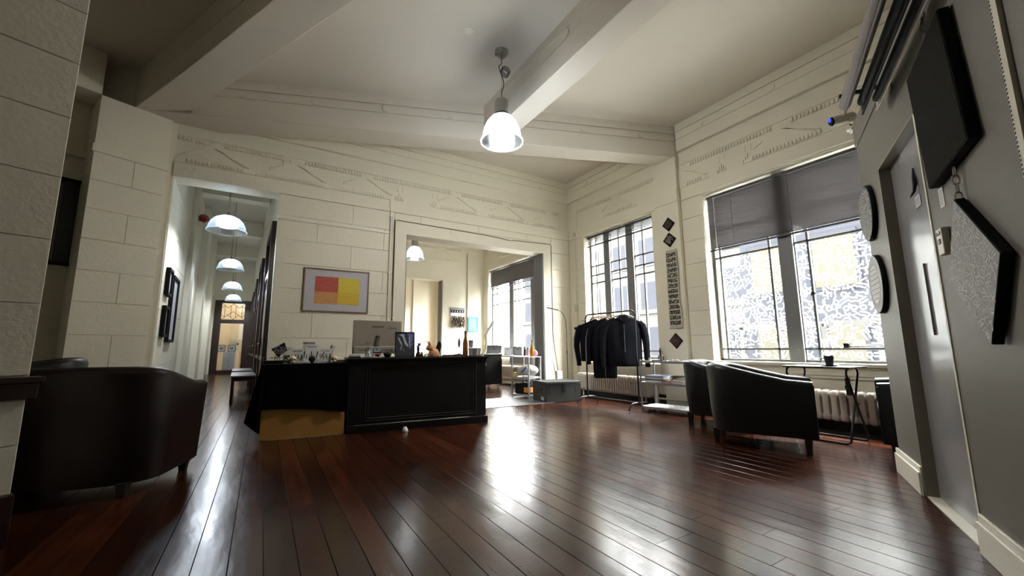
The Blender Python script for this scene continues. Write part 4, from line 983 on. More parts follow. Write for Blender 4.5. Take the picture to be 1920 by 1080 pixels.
navy_m = mat('blue_black_fabric', (0.0055, 0.006, 0.0105), 0.85, bump=0.25, bscale=180, spec=0.15)
stripe_m = mat('white_stripe', (0.42, 0.42, 0.44), 0.8)
wirep = mat('hanger_wood', (0.42, 0.27, 0.13), 0.5)
def hanger(label, x, ang, drop=0.0):
    t = thing('coat_hanger', label, 'hanger', M=FRK @ T(x, 0, 1.448) @ Matrix.Rotation(radians(ang), 4, 'Z'), group='hangers on the clothes rack')
    MB().tube([(0.0, 0, -0.012), (0.012, 0, 0.004), (0.0, 0, 0.016), (-0.012, 0, 0.004), (-0.004, 0, -0.02), (0, 0, -0.055)], 0.0018, 6).build('hook', chrome_m, t)
    MB().tube([(-0.20, 0, -0.125), (-0.10, 0, -0.085), (0, 0, -0.055), (0.10, 0, -0.085), (0.20, 0, -0.125)], [0.006, 0.008, 0.009, 0.008, 0.006], 8).build('shoulder_bar', wirep, t)
    return t
def garment(label, x, ang, name='jacket', hw=0.25, length=0.66, zs=1.335, sleeve=0.60, stripes=False, hood=False, yoff=0.0, seed=0, sl=(0.10, 0.10)):
    t = thing(name, label, 'clothing', M=FRK @ T(x, yoff, 0) @ Matrix.Rotation(radians(ang), 4, 'Z'), group='dark garments on the clothes rack')
    R = random.Random(seed); n = 28; rings = []
    prof = [(-length, 0.86, 0.055), (-length+0.03, 0.90, 0.065), (-length*0.7, 0.93, 0.07), (-length*0.4, 0.95, 0.075), (-0.22, 0.97, 0.075), (-0.12, 1.0, 0.065), (-0.075, 0.93, 0.05), (-0.045, 0.62, 0.04), (-0.01, 0.30, 0.035), (0.02, 0.22, 0.032)]
    for dz, k, th in prof:
        rg = []
        for j in range(n):
            a = 2*pi*j/n; w = 0.010*sin(5*a+dz*9+seed)+0.006*sin(11*a+seed*2)
            f = min(1, -dz*3) if dz < 0 else 0
            ca, sa_ = cos(a), sin(a)
            rg.append((hw*k*(abs(ca)**0.8)*(1 if ca > 0 else -1), (th+w*f)*(abs(sa_)**0.9)*(1 if sa_ > 0 else -1), zs+dz))
        rings.append(rg)
    MB().loft(rings).build('body', navy_m, t, smooth=70)
    for s_ in (-1, 1):
        pts = [(s_*hw*0.80, 0, zs-0.10), (s_*(hw*0.98), 0, zs-0.15), (s_*(hw+0.035), -0.005, zs-0.30), (s_*(hw+0.045), -0.01, zs-0.42), (s_*(hw+sl[0 if s_ < 0 else 1]*0.5), -0.012, zs-sleeve)]
        o = MB().tube(pts, [0.055, 0.062, 0.055, 0.05, 0.040], 14).build('sleeve', navy_m, t, smooth=70)
        if stripes:
            sm = MB()
            for q in (-1, 0, 1): sm.tube([(p[0]+s_*0.9*r_, p[1]+q*0.016-0.012, p[2]) for p, r_ in zip(pts[1:], (0.056, 0.052, 0.048, 0.040))], 0.0055, 5)
            sm.build('stripes', stripe_m, o)
        MB().tube([pts[-1], (pts[-1][0], pts[-1][1], pts[-1][2]-0.05)], 0.036, 14).build('cuff', navy_m, o, smooth=70)
    if hood:
        MB().tube([(-0.09, -0.03, zs-0.03), (-0.03, -0.06, zs-0.06), (0, -0.065, zs-0.10), (0.03, -0.06, zs-0.06), (0.09, -0.03, zs-0.03)], 0.022, 10).build('collar', navy_m, t, smooth=70)
        MB().box(-0.02, 0.02, 0.03, 0.036, zs-0.02, zs+0.035).build('label_tag', wirep, t)
    MB().tube([(0, -0.078, zs-0.11), (0, -0.082, zs-0.35), (0, -0.066, zs-length+0.01)], 0.003, 5).build('zip', grey_m, t)
    return t
garment('blue-black track top with three white sleeve stripes at the left end of the rack', -0.32, 46, stripes=True, length=0.66, seed=1, sl=(0.02, 0.1), sleeve=0.68)
garment('plain blue-black jacket in the middle of the rack, hanging lowest', -0.11, 46, length=0.92, hw=0.20, seed=2, sleeve=0.66, stripes=True, zs=1.34)
garment('wide blue-black hooded jacket at the right end of the rack', 0.30, 46, length=0.74, hw=0.27, hood=True, seed=3, zs=1.355, sleeve=0.70)
garment('thin dark sweater half hidden between the jackets on the rack', 0.08, 46, name='sweater', length=0.62, hw=0.19, seed=5, sleeve=0.55, zs=1.33)
for k, (x, a) in enumerate(((-0.32, 46), (-0.215, 46), (-0.11, 46), (0.08, 46), (0.30, 46))):
    hanger(['leftmost hanger on the clothes rack, holding the striped top', 'empty second hanger from the left on the clothes rack', 'middle hanger on the clothes rack, holding the long jacket', 'fourth hanger from the left, holding the thin sweater', 'rightmost hanger on the clothes rack, holding the hooded jacket'][k], x, a)

# low galvanised shelf with books and a figurine
FS = FR(4.68, 3.745, 0, -81)
sh = thing('steel_shelf', 'low galvanised steel shelf with three levels beside the tub chair', 'shelf', M=FS)
w, d = 0.35, 0.36
for x in (-w, w):
    for y in (-0.0, d):
        MB().box(x-0.004, x+0.012 if x < 0 else x+0.004, y, y+0.024, 0, 0.72).box(x-0.014 if x > 0 else x, x+0.014 if x < 0 else x+0.0, y, y+0.003, 0, 0.72).build('post', galv_m, sh)
for z in (0.075, 0.405, 0.700): MB().box(-w, w, 0.004, d+0.02, z, z+0.004).box(-w, w, 0.002, 0.005, z-0.028, z+0.004).box(-w, w, d+0.019, d+0.022, z-0.028, z+0.004).build('shelf_board', galv_m, sh)
def book(label, x, y, z, w_, l_, h_, cover, rz, name='book'):
    t = thing(name, label, 'book', M=FS @ T(x, y, z) @ Matrix.Rotation(radians(rz), 4, 'Z'), group='books on the steel shelf')
    MB().box(-l_/2, l_/2, 0, w_, 0, 0.003).box(-l_/2, l_/2, 0, w_, h_-0.003, h_).box(-l_/2, -l_/2+0.004, 0, w_, 0, h_).build('cover', cover, t)
    MB().box(-l_/2+0.004, l_/2-0.004, 0.004, w_-0.004, 0.003, h_-0.003).build('pages', white_m if cover is not white_m else cream_m, t)
    return t
zz = 0.4095
bk = [(-0.17, 0.05, 0.19, 0.26, 0.028, cream_m, 2, 'cream paperback at the bottom of the left book stack'), (-0.17, 0.05, 0.20, 0.27, 0.012, black_m, -3, 'thin black book second in the left stack'),
      (-0.16, 0.05, 0.20, 0.27, 0.030, black_m, 4, 'thick black book near the top of the left stack'), (-0.16, 0.045, 0.21, 0.28, 0.018, blue_m, 1, 'bright blue book on top of the left stack')]
z = zz
for x, y, a, b, h, c, r_, lb_ in bk: book(lb_, x, y, z, a, b, h, c, r_); z += h+0.0005
z = zz
for x, y, a, b, h, c, r_, lb_ in [(0.03, 0.03, 0.16, 0.13, 0.020, red_m, 6, 'small dark red book lying between the two stacks'), (0.21, 0.04, 0.19, 0.22, 0.024, white_m, -2, 'white book at the bottom of the right stack'), (0.21, 0.05, 0.19, 0.20, 0.034, red_m, 3, 'bright red book in the right stack'), (0.21, 0.05, 0.18, 0.21, 0.022, cream_m, -5, 'cream book above the red one in the right stack'), (0.20, 0.05, 0.18, 0.20, 0.012, black_m, 12, 'black book lying askew on top of the right stack')]:
    if lb_.startswith('white'): z = zz
    book(lb_, x, y, z, a, b, h, c, r_); z += h+0.0005
mgz = thing('magazine', 'black and white magazine lying on the lowest shelf', 'magazine', M=FS @ T(0.15, 0.1, 0.0795) @ Matrix.Rotation(0.2, 4, 'Z'))
MB().box(-0.13, 0.13, 0, 0.2, 0, 0.006).build('pages', white_m, mgz); doodle(MB(T(0, 0.19, 0.0065) @ Matrix.Rotation(radians(-90), 4, 'X')), 0.24, 0.18, 0.05, 0.012, y=0, seed=8, x0=-0.12, z0=-0.18).build('cover_print', strokeB_m, mgz)
fg = thing('figurine', 'small black figurine on a stool shaped stand on the steel shelf', 'figurine', M=FS @ T(-0.08, 0.1, 0.704))
MB().box(-0.10, 0.07, -0.06, 0.06, 0, 0.012).build('base', black_m, fg)
for sx in (-0.025, 0.0, 0.022, 0.045): MB().tube([(sx, 0, 0.012), (sx+0.003, 0, 0.06)], 0.0055, 6).build('stand_leg', darkmetal_m, fg)
MB().lathe([(0.035, 0.06), (0.04, 0.066), (0.035, 0.074)], 16, (0.01, 0, 0)).build('stand_seat', darkmetal_m, fg)
MB().tube([(0.005, 0, 0.074), (0.01, 0, 0.095), (0.0, 0, 0.125), (0.012, 0, 0.155), (0.008, 0, 0.165)], [0.010, 0.012, 0.014, 0.010, 0.006], 10).ball((0.006, 0, 0.178), 0.011, 10).tube([(0.01, 0, 0.15), (0.03, 0, 0.13), (0.028, 0, 0.10)], 0.004, 6).build('figure', black_m, fg, smooth=True)
MB().ball((0.003, 0, 0.187), 0.0085, 8).build('cap', cream_m, fg)
pl2 = thing('small_flower', 'tiny white flower pot beside the figurine', 'plant', M=FS @ T(-0.22, 0.06, 0.704))
MB().lathe([(0.012, 0), (0.016, 0.02), (0.014, 0.02)], 12).build('pot', cream_m, pl2); MB().ball((0.003, 0, 0.032), 0.013, 8).ball((-0.01, 0.005, 0.028), 0.009, 8).build('blossom', ivory_m, pl2)
trp = thing('trinkets_tray', 'low dark tray at the right of the figurine on the shelf', 'tray', M=FS @ T(0.12, 0.1, 0.704))
MB().box(-0.06, 0.10, -0.05, 0.05, 0, 0.006).build('tray', darkmetal_m, trp); MB().ball((-0.02, 0, 0.013), 0.010, 8).ball((0.04, 0.01, 0.013), 0.009, 8).ball((0.07, -0.01, 0.012), 0.008, 8).build('stones', steel_m, trp)

# floor lamp and trunk by the opening
fl2 = thing('floor_lamp', 'slim black gooseneck floor lamp standing behind the steel trunk', 'floor lamp', (4.98, 6.15, 0))
MB().lathe([(0.12, 0), (0.12, 0.012), (0.02, 0.02)], 28).build('base', darkmetal_m, fl2)
MB().tube([(0, 0, 0.015), (0, 0, 1.0)], 0.007, 8).lathe([(0.011, 0.78), (0.011, 0.84)], 10).build('pole', darkmetal_m, fl2)
pt_ = [(0, 0, 1.0), (0.0, 0, 1.25), (-0.015, 0, 1.40), (-0.06, 0, 1.52), (-0.13, 0, 1.585), (-0.20, 0, 1.605)]
MB().tube(pt_, 0.006, 8).build('gooseneck', darkmetal_m, fl2, smooth=True)
MB(T(-0.19, 0, 1.605) @ Matrix.Rotation(radians(8), 4, 'Y')).box(-0.26, 0, -0.018, 0.018, -0.006, 0.010).build('lamp_head', darkmetal_m, fl2, bevel=0.003)
cbx = thing('power_lead', 'pale power lead hanging from the wall down behind the trunk', 'cable', (4.74, 6.25, 0))
MB().tube([(-0.06, 0.2, 1.0), (-0.05, 0.1, 0.8), (-0.01, 0, 0.6), (0.03, 0, 0.4), (0.04, 0, 0.34)], 0.008, 6).build('lead', steel_m, cbx, smooth=True)
wbx = thing('white_box', 'narrow white box standing behind the trunk', 'box', (4.72, 6.12, 0), radians(-12))
MB().box(-0.03, 0.08, -0.04, 0.04, 0, 0.47).build('carton', white_m, wbx, bevel=0.002)
tk = thing('metal_chest', 'battered grey steel trunk on the floor at the opening', 'trunk', (4.036, 5.546, 0), radians(-7.6))
MB().box(0, 0.66, 0, 0.50, 0.0, 0.285).build('body', trunk_m, tk, bevel=0.008)
MB().box(-0.006, 0.666, -0.008, 0.506, 0.290, 0.335).build('lid', trunk_m, tk, bevel=0.008)
MB().box(-0.009, 0.0, -0.0, 0.012, 0, 0.285).box(0.0, 0.66, -0.008, 0.0, 0.268, 0.282).box(0.66, 0.668, 0.0, 0.01, 0, 0.28).build('edge_band', trunk_m, tk)
MB().box(0.31, 0.36, -0.014, -0.004, 0.17, 0.31).tube([(0.335, -0.02, 0.20), (0.35, -0.02, 0.15), (0.32, -0.02, 0.15)], 0.005, 6).build('hasp', darkmetal_m, tk)
MB().tube([(-0.012, 0.16, 0.22), (-0.03, 0.165, 0.17), (-0.03, 0.25, 0.17), (-0.012, 0.255, 0.22)], 0.006, 8).box(-0.01, 0, 0.14, 0.275, 0.21, 0.23).build('handle', darkmetal_m, tk)
MB().prism([(0.06, 0.14), (0.09, 0.14), (0.09, 0.24), (0.06, 0.24)], -0.006, 0).prism([(0.56, 0.14), (0.59, 0.14), (0.59, 0.24), (0.56, 0.24)], -0.006, 0).build('corner_strap', trunk_m, tk)
stk = MB(Matrix.Rotation(radians(-90), 4, 'Z')); stk.prism([(-0.20, 0.04), (-0.10, 0.03), (-0.09, 0.07), (-0.12, 0.095), (-0.15, 0.075), (-0.18, 0.10)], -0.0015, 0.0); stk.build('sticker', cream_m, tk)
mt = thing('tread_mat', 'silver chequer plate mat at the wide opening', 'mat', (2.55, 5.58, 0), radians(-3))
MB().box(0, 1.62, 0, 1.05, 0.0, 0.006).build('plate', mat('tread_plate_base', (0.03, 0.03, 0.033), 0.6), mt)
tr = MB()
for i in range(27):
    for j in range(18):
        x, y = 0.03+i*0.0595, 0.03+j*0.058; s_ = 0.75 if (i+j) % 2 else -0.75; c_, n_ = 0.030*cos(s_), 0.030*sin(s_)
        w_ = 0.0085; ux, uy = -n_/0.030*w_*1.5, c_/0.030*w_*1.5
        tr.add([(x-c_, y-n_, 0.0062), (x+ux, y+uy, 0.0085), (x+c_, y+n_, 0.0062), (x-ux, y-uy, 0.0085)], [(0, 3, 2, 1)])
tr.build('treads', mat('worn_aluminium', (0.75, 0.75, 0.77), 0.4, 0.25), mt, kind='stuff')

# ================================================================== RECEPTION DESK AND WHAT STANDS ON IT
FD = FR(0.828, 4.795, 0, -7.08)
dk = thing('reception_desk', 'black painted reception desk with a big moulded front panel', 'desk', M=FD)
MB().box(0.0, 1.60, 0.02, 0.04, 0.085, 0.75).box(0, 0.02, 0.04, 0.62, 0.085, 0.75).box(1.58, 1.60, 0.04, 0.62, 0.0, 0.75).build('carcase', desk_m, dk)
MB().box(-0.03, 1.63, -0.025, 0.66, 0.775, 0.80).box(-0.012, 1.612, -0.010, 0.64, 0.752, 0.775).build('desk_top', desk_m, dk, bevel=0.006)
MB().box(0.0, 0.19, 0.0, 0.02, 0.085, 0.752).box(1.47, 1.60, 0.0, 0.02, 0.085, 0.752).box(0.19, 1.47, 0.0, 0.02, 0.085, 0.115).box(0.19, 1.47, 0.0, 0.02, 0.735, 0.752).build('front_frame', desk_m, dk, bevel=0.003)
def fr_strip(x0, x1, z0, z1, w, y0, y1): return MB().box(x0, x1, y0, y1, z0, z0+w).box(x0, x1, y0, y1, z1-w, z1).box(x0, x0+w, y0, y1, z0+w, z1-w).box(x1-w, x1, y0, y1, z0+w, z1-w)
fr_strip(0.19, 1.47, 0.115, 0.735, 0.006, -0.006, 0.02).build('outer_moulding', edge_m, dk, bevel=0.002)
fr_strip(0.215, 1.445, 0.140, 0.710, 0.005, 0.006, 0.02).build('inner_moulding', edge_m, dk, bevel=0.002)
MB().box(1.472, 1.476, -0.003, 0.02, 0.11, 0.74).build('pilaster_line', edge_m, dk)
MB().box(0.0, 1.62, -0.022, 0.02, 0.0, 0.078).box(1.60, 1.622, -0.022, 0.63, 0.0, 0.078).box(-0.0, 0.02, 0.02, 0.6, 0, 0.078).build('plinth', desk_m, dk, bevel=0.006)
MB().box(1.52, 1.60, -0.022, 0.02, 0, 0.012).box(0, 0.08, 0.0, 0.06, 0, 0.085).box(0.0, 0.06, 0.56, 0.62, 0, 0.085).build('foot_block', desk_m, dk)
cl_ = thing('pale_shape', 'small white rounded shape on the floor at the front of the desk', 'pale_shape', M=FD @ T(0.60, -0.14, 0.0))
MB().lathe([(0.0, 0.0), (0.030, 0.002), (0.030, 0.02), (0.018, 0.045), (0.0, 0.055)], 16, sy=1.8).build('rounded_top', white_m, cl_, smooth=True); MB().lathe([(0.036, 0), (0.038, 0.004), (0.036, 0.010)], 16, sy=1.42).build('grey_rim', grey_m, cl_)  # white rounded shape with a grey rim at floor level

tb = thing('side_table', 'plywood fronted side table mostly hidden by a black cloth', 'table', M=FD)
MB().box(-0.80, -0.02, 0.012, 0.03, 0.004, 0.70).build('front_board', pine_m, tb)
MB().box(-0.80, -0.78, 0.03, 0.58, 0.004, 0.70).box(-0.04, -0.02, 0.03, 0.58, 0.004, 0.70).build('side_board', pine_m, tb)
MB().box(-0.80, -0.02, 0.0, 0.60, 0.70, 0.735).build('table_top', pine_m, tb)
# draped cloth: top, front drop with scalloped hem, pointed fold at the left corner
ct = MB(); N = 40
def drop_pt(s, tt):                         # s along front -0.845..-0.0, tt 0 top ..1 hem
    hem = 0.305-0.060*((s+0.8)/0.78)+0.015*sin((s+0.8)*5.0)
    z = 0.748-(0.748-hem)*tt; y = -0.006-0.010*tt*(1+sin(s*23))-0.004
    return (s, y, z)
rings = []
for i in range(N+1):
    s = -0.80+0.79*i/N
    rings.append([(s, 0.56, 0.745), (s, 0.56, 0.738), (s, 0.3, 0.7385), (s, 0.003, 0.737)]+[(p[0], p[1]+0.004, p[2]) for p in (drop_pt(s, k/6) for k in range(7))]+[drop_pt(s, 1-k/6) for k in range(7)]+[(s, -0.010, 0.749), (s, 0.002, 0.751), (s, 0.3, 0.7445)])
ct.loft(rings)
cloth = ct.build('tablecloth', cloth_m, None, smooth=60); cloth.matrix_world = FD; tag(cloth, 'black cloth draped over the side table left of the desk', 'tablecloth')
lf = MB(); rings = []
for k in range(13):                          # left side panel flaring out to the corner point
    t_ = k/12; z = 0.749-t_*0.44
    rings.append([(-0.805-0.01*t_, 0.56, z), (-0.81-0.05*t_, 0.30, z-0.05*t_), (-0.822-0.10*t_, 0.08, z-0.10*t_), (-0.825-0.115*t_, 0.0, z-0.12*t_), (-0.80-0.03*t_, -0.028-0.05*t_, z-0.20*t_), (-0.795+0.0*t_, -0.016-0.015*t_, z-0.235*t_),
                  (-0.795, -0.010-0.010*t_, z-0.235*t_), (-0.80-0.02*t_, -0.018-0.03*t_, z-0.20*t_), (-0.818-0.105*t_, 0.0, z-0.12*t_), (-0.812-0.09*t_, 0.08, z-0.10*t_), (-0.80-0.04*t_, 0.30, z-0.05*t_), (-0.798, 0.56, z)])
lf.loft(rings).build('corner_fold', cloth_m, cloth, smooth=60)

def D(x, y, z, rz=0): return FD @ T(x, y, z) @ Matrix.Rotation(radians(rz), 4, 'Z')
ZT = 0.8004; ZC = 0.7515
# computer
mo = thing('computer', 'champagne coloured all-in-one computer seen from behind on the desk', 'computer', M=D(0.325, 0.36, ZT, 2))
MB().box(-0.285, 0.285, -0.012, 0.006, 0.045, 0.445).build('back_case', monitor_m, mo, bevel=0.006)
MB().box(-0.27, 0.27, -0.028, -0.012, 0.045, 0.13).build('lower_bulge', monitor_m, mo, bevel=0.006)
vt = MB()
for k in range(16): vt.box(-0.065+k*0.0086, -0.0605+k*0.0086, -0.0126, -0.0118, 0.355, 0.378)
vt.build('vents', darkmetal_m, mo)
text('lettering', 'Lenovo', 0.036, darkmetal_m, T(0.175, -0.0128, 0.352) @ UP, mo)
MB().lathe([(0.033, 0), (0.033, 0.002), (0.022, 0.002), (0.022, 0)], 24, cap=False).build('hub_ring', steel_m, mo).matrix_local = T(0, -0.012, 0.235) @ Matrix.Rotation(radians(90), 4, 'X')
MB().lathe([(0.0, 0.001), (0.021, 0.001)], 20, cap=False).build('hub_hole', black_m, mo).matrix_local = T(0, -0.012, 0.235) @ Matrix.Rotation(radians(90), 4, 'X')
MB().box(-0.014, 0.014, -0.05, -0.03, 0.01, 0.23).box(-0.014, 0.014, -0.05, -0.012, 0.21, 0.235).box(-0.10, 0.10, -0.14, 0.06, 0, 0.008).build('stand', steel_m, mo, bevel=0.002)
pm = MB()
for k, x in enumerate((-0.21, -0.195, -0.18, -0.165, -0.15, 0.07, 0.09, 0.105, 0.125, 0.15, 0.17, 0.20)): pm.box(x, x+0.010, -0.0285, -0.0275, 0.085, 0.094)
pm.build('ports', black_m, mo)
MB().tube([(0.06, -0.03, 0.09), (0.04, -0.08, 0.06), (0.02, -0.12, 0.02), (0.03, -0.10, 0.006)], 0.004, 6).tube([(0.16, -0.03, 0.09), (0.19, -0.06, 0.04), (0.22, -0.08, 0.006)], 0.003, 6).build('cables', black_m, mo)
MB().box(-0.23, -0.20, -0.008, 0.010, 0.445, 0.456).build('webcam_clip', cream_m, mo)
bk_ = thing('notebook_stack', 'two black notebooks with a white page edge left of the computer', 'notebook', M=D(0.07, 0.12, ZT, 6))
MB().box(-0.06, 0.055, 0, 0.11, 0, 0.018).box(-0.055, 0.05, 0, 0.11, 0.030, 0.034).build('cover', black_m, bk_); MB().box(-0.05, 0.045, 0.0, 0.105, 0.018, 0.030).build('pages', white_m, bk_)
dp = thing('hand_sanitiser', 'clear pump bottle with a printed label on the desk front edge', 'bottle', M=D(0.195, 0.10, ZT))
MB().lathe([(0.0, 0.0), (0.026, 0.0), (0.028, 0.006), (0.028, 0.095), (0.022, 0.115), (0.010, 0.122), (0.010, 0.13)], 20, sy=0.75).build('body', clear_m, dp, smooth=50)
MB().lathe([(0.0285, 0.02), (0.0285, 0.09)], 20, cap=False, sy=0.76).build('label', white_m, dp)
MB().box(-0.02, 0.018, -0.0222, -0.0215, 0.078, 0.086).box(-0.016, 0.004, -0.0222, -0.0215, 0.06, 0.063).box(-0.016, 0.008, -0.0222, -0.0215, 0.05, 0.053).box(0.006, 0.017, -0.0222, -0.0215, 0.03, 0.045).build('label_print', black_m, dp)
MB().lathe([(0.011, 0.128), (0.011, 0.142), (0.004, 0.144), (0.004, 0.165), (0.009, 0.166), (0.009, 0.172)], 14).tube([(0, 0, 0.168), (-0.022, 0, 0.168), (-0.03, 0, 0.160)], 0.004, 8).build('pump', clear_m, dp, smooth=True)
pc = thing('photo_stand', 'pale blue stand with a small dark photo behind the card holder', 'photo frame', M=D(0.285, 0.15, ZT, 0))
MB().prism([(-0.045, 0.0), (0.045, 0), (0.045, 0.125), (-0.045, 0.125)], 0, 0.006).build('frame', mat('pale_blue_plastic', (0.38, 0.46, 0.52), 0.4), pc); MB().box(-0.03, 0.03, -0.001, 0.0, 0.05, 0.11).build('photo', grey_m, pc)
MB().prism([(-0.02, 0.055), (0.015, 0.055), (0.005, 0.09), (-0.008, 0.10)], -0.0018, -0.001).build('photo_figure', mount_m, pc)
ch_ = thing('card_holder', 'white and red business card holder at the desk edge', 'card holder', M=D(0.30, 0.06, ZT))
MB().box(-0.048, 0.048, 0.0, 0.03, 0, 0.052).build('tray', white_m, ch_, bevel=0.003)
MB().box(-0.047, 0.047, 0.002, 0.028, 0.052, 0.066).build('card_block', black_m, ch_)
MB().prism([(-0.042, 0.036), (0.042, 0.036), (0.038, 0.048), (-0.038, 0.048)], -0.001, 0).prism([(-0.018, 0.018), (0.018, 0.018), (0.026, 0.036), (-0.026, 0.036)], -0.0006, 0).build('red_emblem', red_m, ch_)
MB().prism([(-0.022, 0.014), (0.022, 0.014), (0.028, 0.022), (0.010, 0.030), (-0.010, 0.030), (-0.028, 0.022)], -0.0015, -0.001).build('black_emblem', black_m, ch_); MB().ball((-0.004, 0.015, 0.070), 0.009, 8).build('white_ball', white_m, ch_)
bw = thing('bowl', 'small black bowl with cream zigzag pattern beside the card holder', 'bowl', M=D(0.42, 0.13, ZT))
MB().lathe([(0.0, 0.0), (0.022, 0.0), (0.034, 0.012), (0.046, 0.040), (0.050, 0.056), (0.046, 0.056), (0.040, 0.036), (0.028, 0.012), (0.0, 0.008)], 28, cap=False).build('body', black_m, bw, smooth=50)
zg = MB()
for k in range(12):
    a = 2*pi*k/12; a2 = a+pi/12; a3 = a+pi/6; P = lambda an, r, z: (r*cos(an), r*sin(an), z)
    zg.add([P(a, 0.0468, 0.04), P(a2, 0.0488, 0.049), P(a2, 0.0505, 0.056), P(a, 0.0482, 0.046)], [(0, 1, 2, 3), (3, 2, 1, 0)]); zg.add([P(a2, 0.0488, 0.049), P(a3, 0.0420, 0.030), P(a3, 0.0435, 0.036), P(a2, 0.0505, 0.056)], [(0, 1, 2, 3), (3, 2, 1, 0)])
zg.build('zigzag', ivory_m, bw)
df = thing('framed_photo', 'black framed silver and violet abstract print leaning on the desk', 'photo frame', M=D(0.625, 0.16, ZT, -2) @ Matrix.Rotation(radians(-9), 4, 'X'))
w, h = 0.115, 0.305
MB().box(-w, w, 0, 0.014, 0, 0.012).box(-w, w, 0, 0.014, h-0.012, h).box(-w, -w+0.011, 0, 0.014, 0.012, h-0.012).box(w-0.011, w, 0, 0.014, 0.012, h-0.012).build('frame', black_m, df)
MB().box(-w+0.011, w-0.011, 0.006, 0.012, 0.012, h-0.012).build('print', mat('slate_print', (0.045, 0.045, 0.058), 0.3), df)
vio = mat('violet_print', (0.16, 0.17, 0.42), 0.35); sil = mat('silver_print', (0.42, 0.45, 0.55), 0.35)
MB().prism([(0.02, 0.29), (0.098, 0.29), (0.098, 0.21), (0.06, 0.15), (0.045, 0.16), (0.05, 0.25)], 0.0052, 0.006).prism([(-0.035, 0.27), (0.0, 0.285), (-0.005, 0.24)], 0.0052, 0.006).build('violet_patch', vio, df)
MB().prism([(-0.085, 0.235), (-0.07, 0.238), (-0.035, 0.17), (-0.03, 0.13), (-0.05, 0.16)], 0.0045, 0.0052).prism([(-0.07, 0.27), (-0.02, 0.285), (0.02, 0.18), (0.045, 0.13), (0.03, 0.125), (0.0, 0.16), (-0.03, 0.25)], 0.0045, 0.0052).prism([(0.045, 0.245), (0.055, 0.25), (0.065, 0.10), (0.058, 0.10), (0.05, 0.17)], 0.0045, 0.0052).prism([(0.06, 0.14), (0.098, 0.175), (0.098, 0.168), (0.065, 0.132)], 0.0045, 0.0052).prism([(-0.045, 0.13), (-0.03, 0.14), (-0.052, 0.10), (-0.045, 0.075)], 0.0045, 0.0052).prism([(-0.025, 0.105), (-0.018, 0.10), (-0.002, 0.062), (-0.008, 0.066)], 0.0045, 0.0052).build('silver_strokes', sil, df)
MB().add([(-0.03, 0.014, 0.2), (0.03, 0.014, 0.2), (0.03, 0.10, -0.005), (-0.03, 0.10, -0.005)], [(0, 1, 2, 3), (3, 2, 1, 0)]).build('strut', black_m, df)
# fan of clutter and the dog figurine
rm = thing('round_mirror', 'round wire framed mirror behind the tan figurine on the desk', 'mirror', M=D(0.895, 0.30, ZT))
MB().tube([(0.085*cos(2*pi*k/28), 0, 0.105+0.085*sin(2*pi*k/28)) for k in range(29)], 0.003, 6, cap=False).build('rim', darkmetal_m, rm)
MB(Matrix.Rotation(radians(90), 4, 'X')).lathe([(0.0, 0), (0.083, 0)], 28, (0, 0.105, 0), cap=False).build('glass', clear_m, rm)
MB().tube([(0, 0.002, 0.02), (0, 0.01, 0.008), (0, 0.05, 0.003)], 0.004, 6).box(-0.03, 0.03, -0.02, 0.05, 0, 0.004).build('stand', darkmetal_m, rm)
dg = thing('bulldog_figurine', 'tan bulldog figurine with pointed ears looking left on the desk', 'figurine', M=D(0.985, 0.20, ZT, -20))
MB().lathe([(0.03, 0.0), (0.058, 0.004), (0.066, 0.03), (0.060, 0.06), (0.045, 0.088), (0.025, 0.10)], 24, sy=0.85).ball((-0.055, -0.02, 0.014), 0.02, 10, (1.6, 0.8, 0.7)).ball((-0.05, 0.025, 0.014), 0.02, 10, (1.6, 0.8, 0.7)).ball((0.05, 0.0, 0.02), 0.028, 10).build('body', skin_m, dg, smooth=True)
MB().ball((-0.048, -0.01, 0.112), 0.042, 16, (1.0, 0.9, 0.86)).ball((-0.078, -0.012, 0.098), 0.022, 12, (0.9, 1.1, 0.7)).build('head', skin_m, dg, smooth=True)
for y, s_ in ((-0.035, -1), (0.02, 1)): MB().loft([[(-0.06, y, 0.135), (-0.03, y-0.012, 0.135), (-0.03, y+0.012, 0.135)], [(-0.068, y+s_*0.012, 0.165), (-0.05, y+s_*0.012-0.008, 0.168), (-0.05, y+s_*0.012+0.008, 0.166)], [(-0.062, y+s_*0.022, 0.188), (-0.058, y+s_*0.022-0.002, 0.188), (-0.058, y+s_*0.022+0.002, 0.188)]]).build('ear', mat('orange_ear', (0.75, 0.36, 0.12), 0.5) if 'orange_ear' not in MATS else MATS['orange_ear'], dg)
MB().lathe([(0.044, 0), (0.046, 0.005), (0.043, 0.010)], 20, (-0.03, -0.004, 0.076), cap=False).build('collar', black_m, dg)
MB().box(-0.098, -0.09, -0.02, -0.004, 0.098, 0.106).build('nose', black_m, dg)
bf = thing('black_fan', 'black leaf shaped brush standing behind the tan figurine', 'ornament', M=D(1.06, 0.30, ZT))
MB().prism([(-0.05, 0.03), (-0.02, 0.02), (0.02, 0.05), (0.04, 0.10), (0.045, 0.14), (0.035, 0.175), (0.018, 0.193), (0.0, 0.18), (-0.015, 0.14), (-0.03, 0.09)], -0.01, 0.01).build('blade', black_m, bf, bevel=0.005); MB().lathe([(0.02, 0), (0.02, 0.02), (0.008, 0.04)], 12).build('foot', black_m, bf)
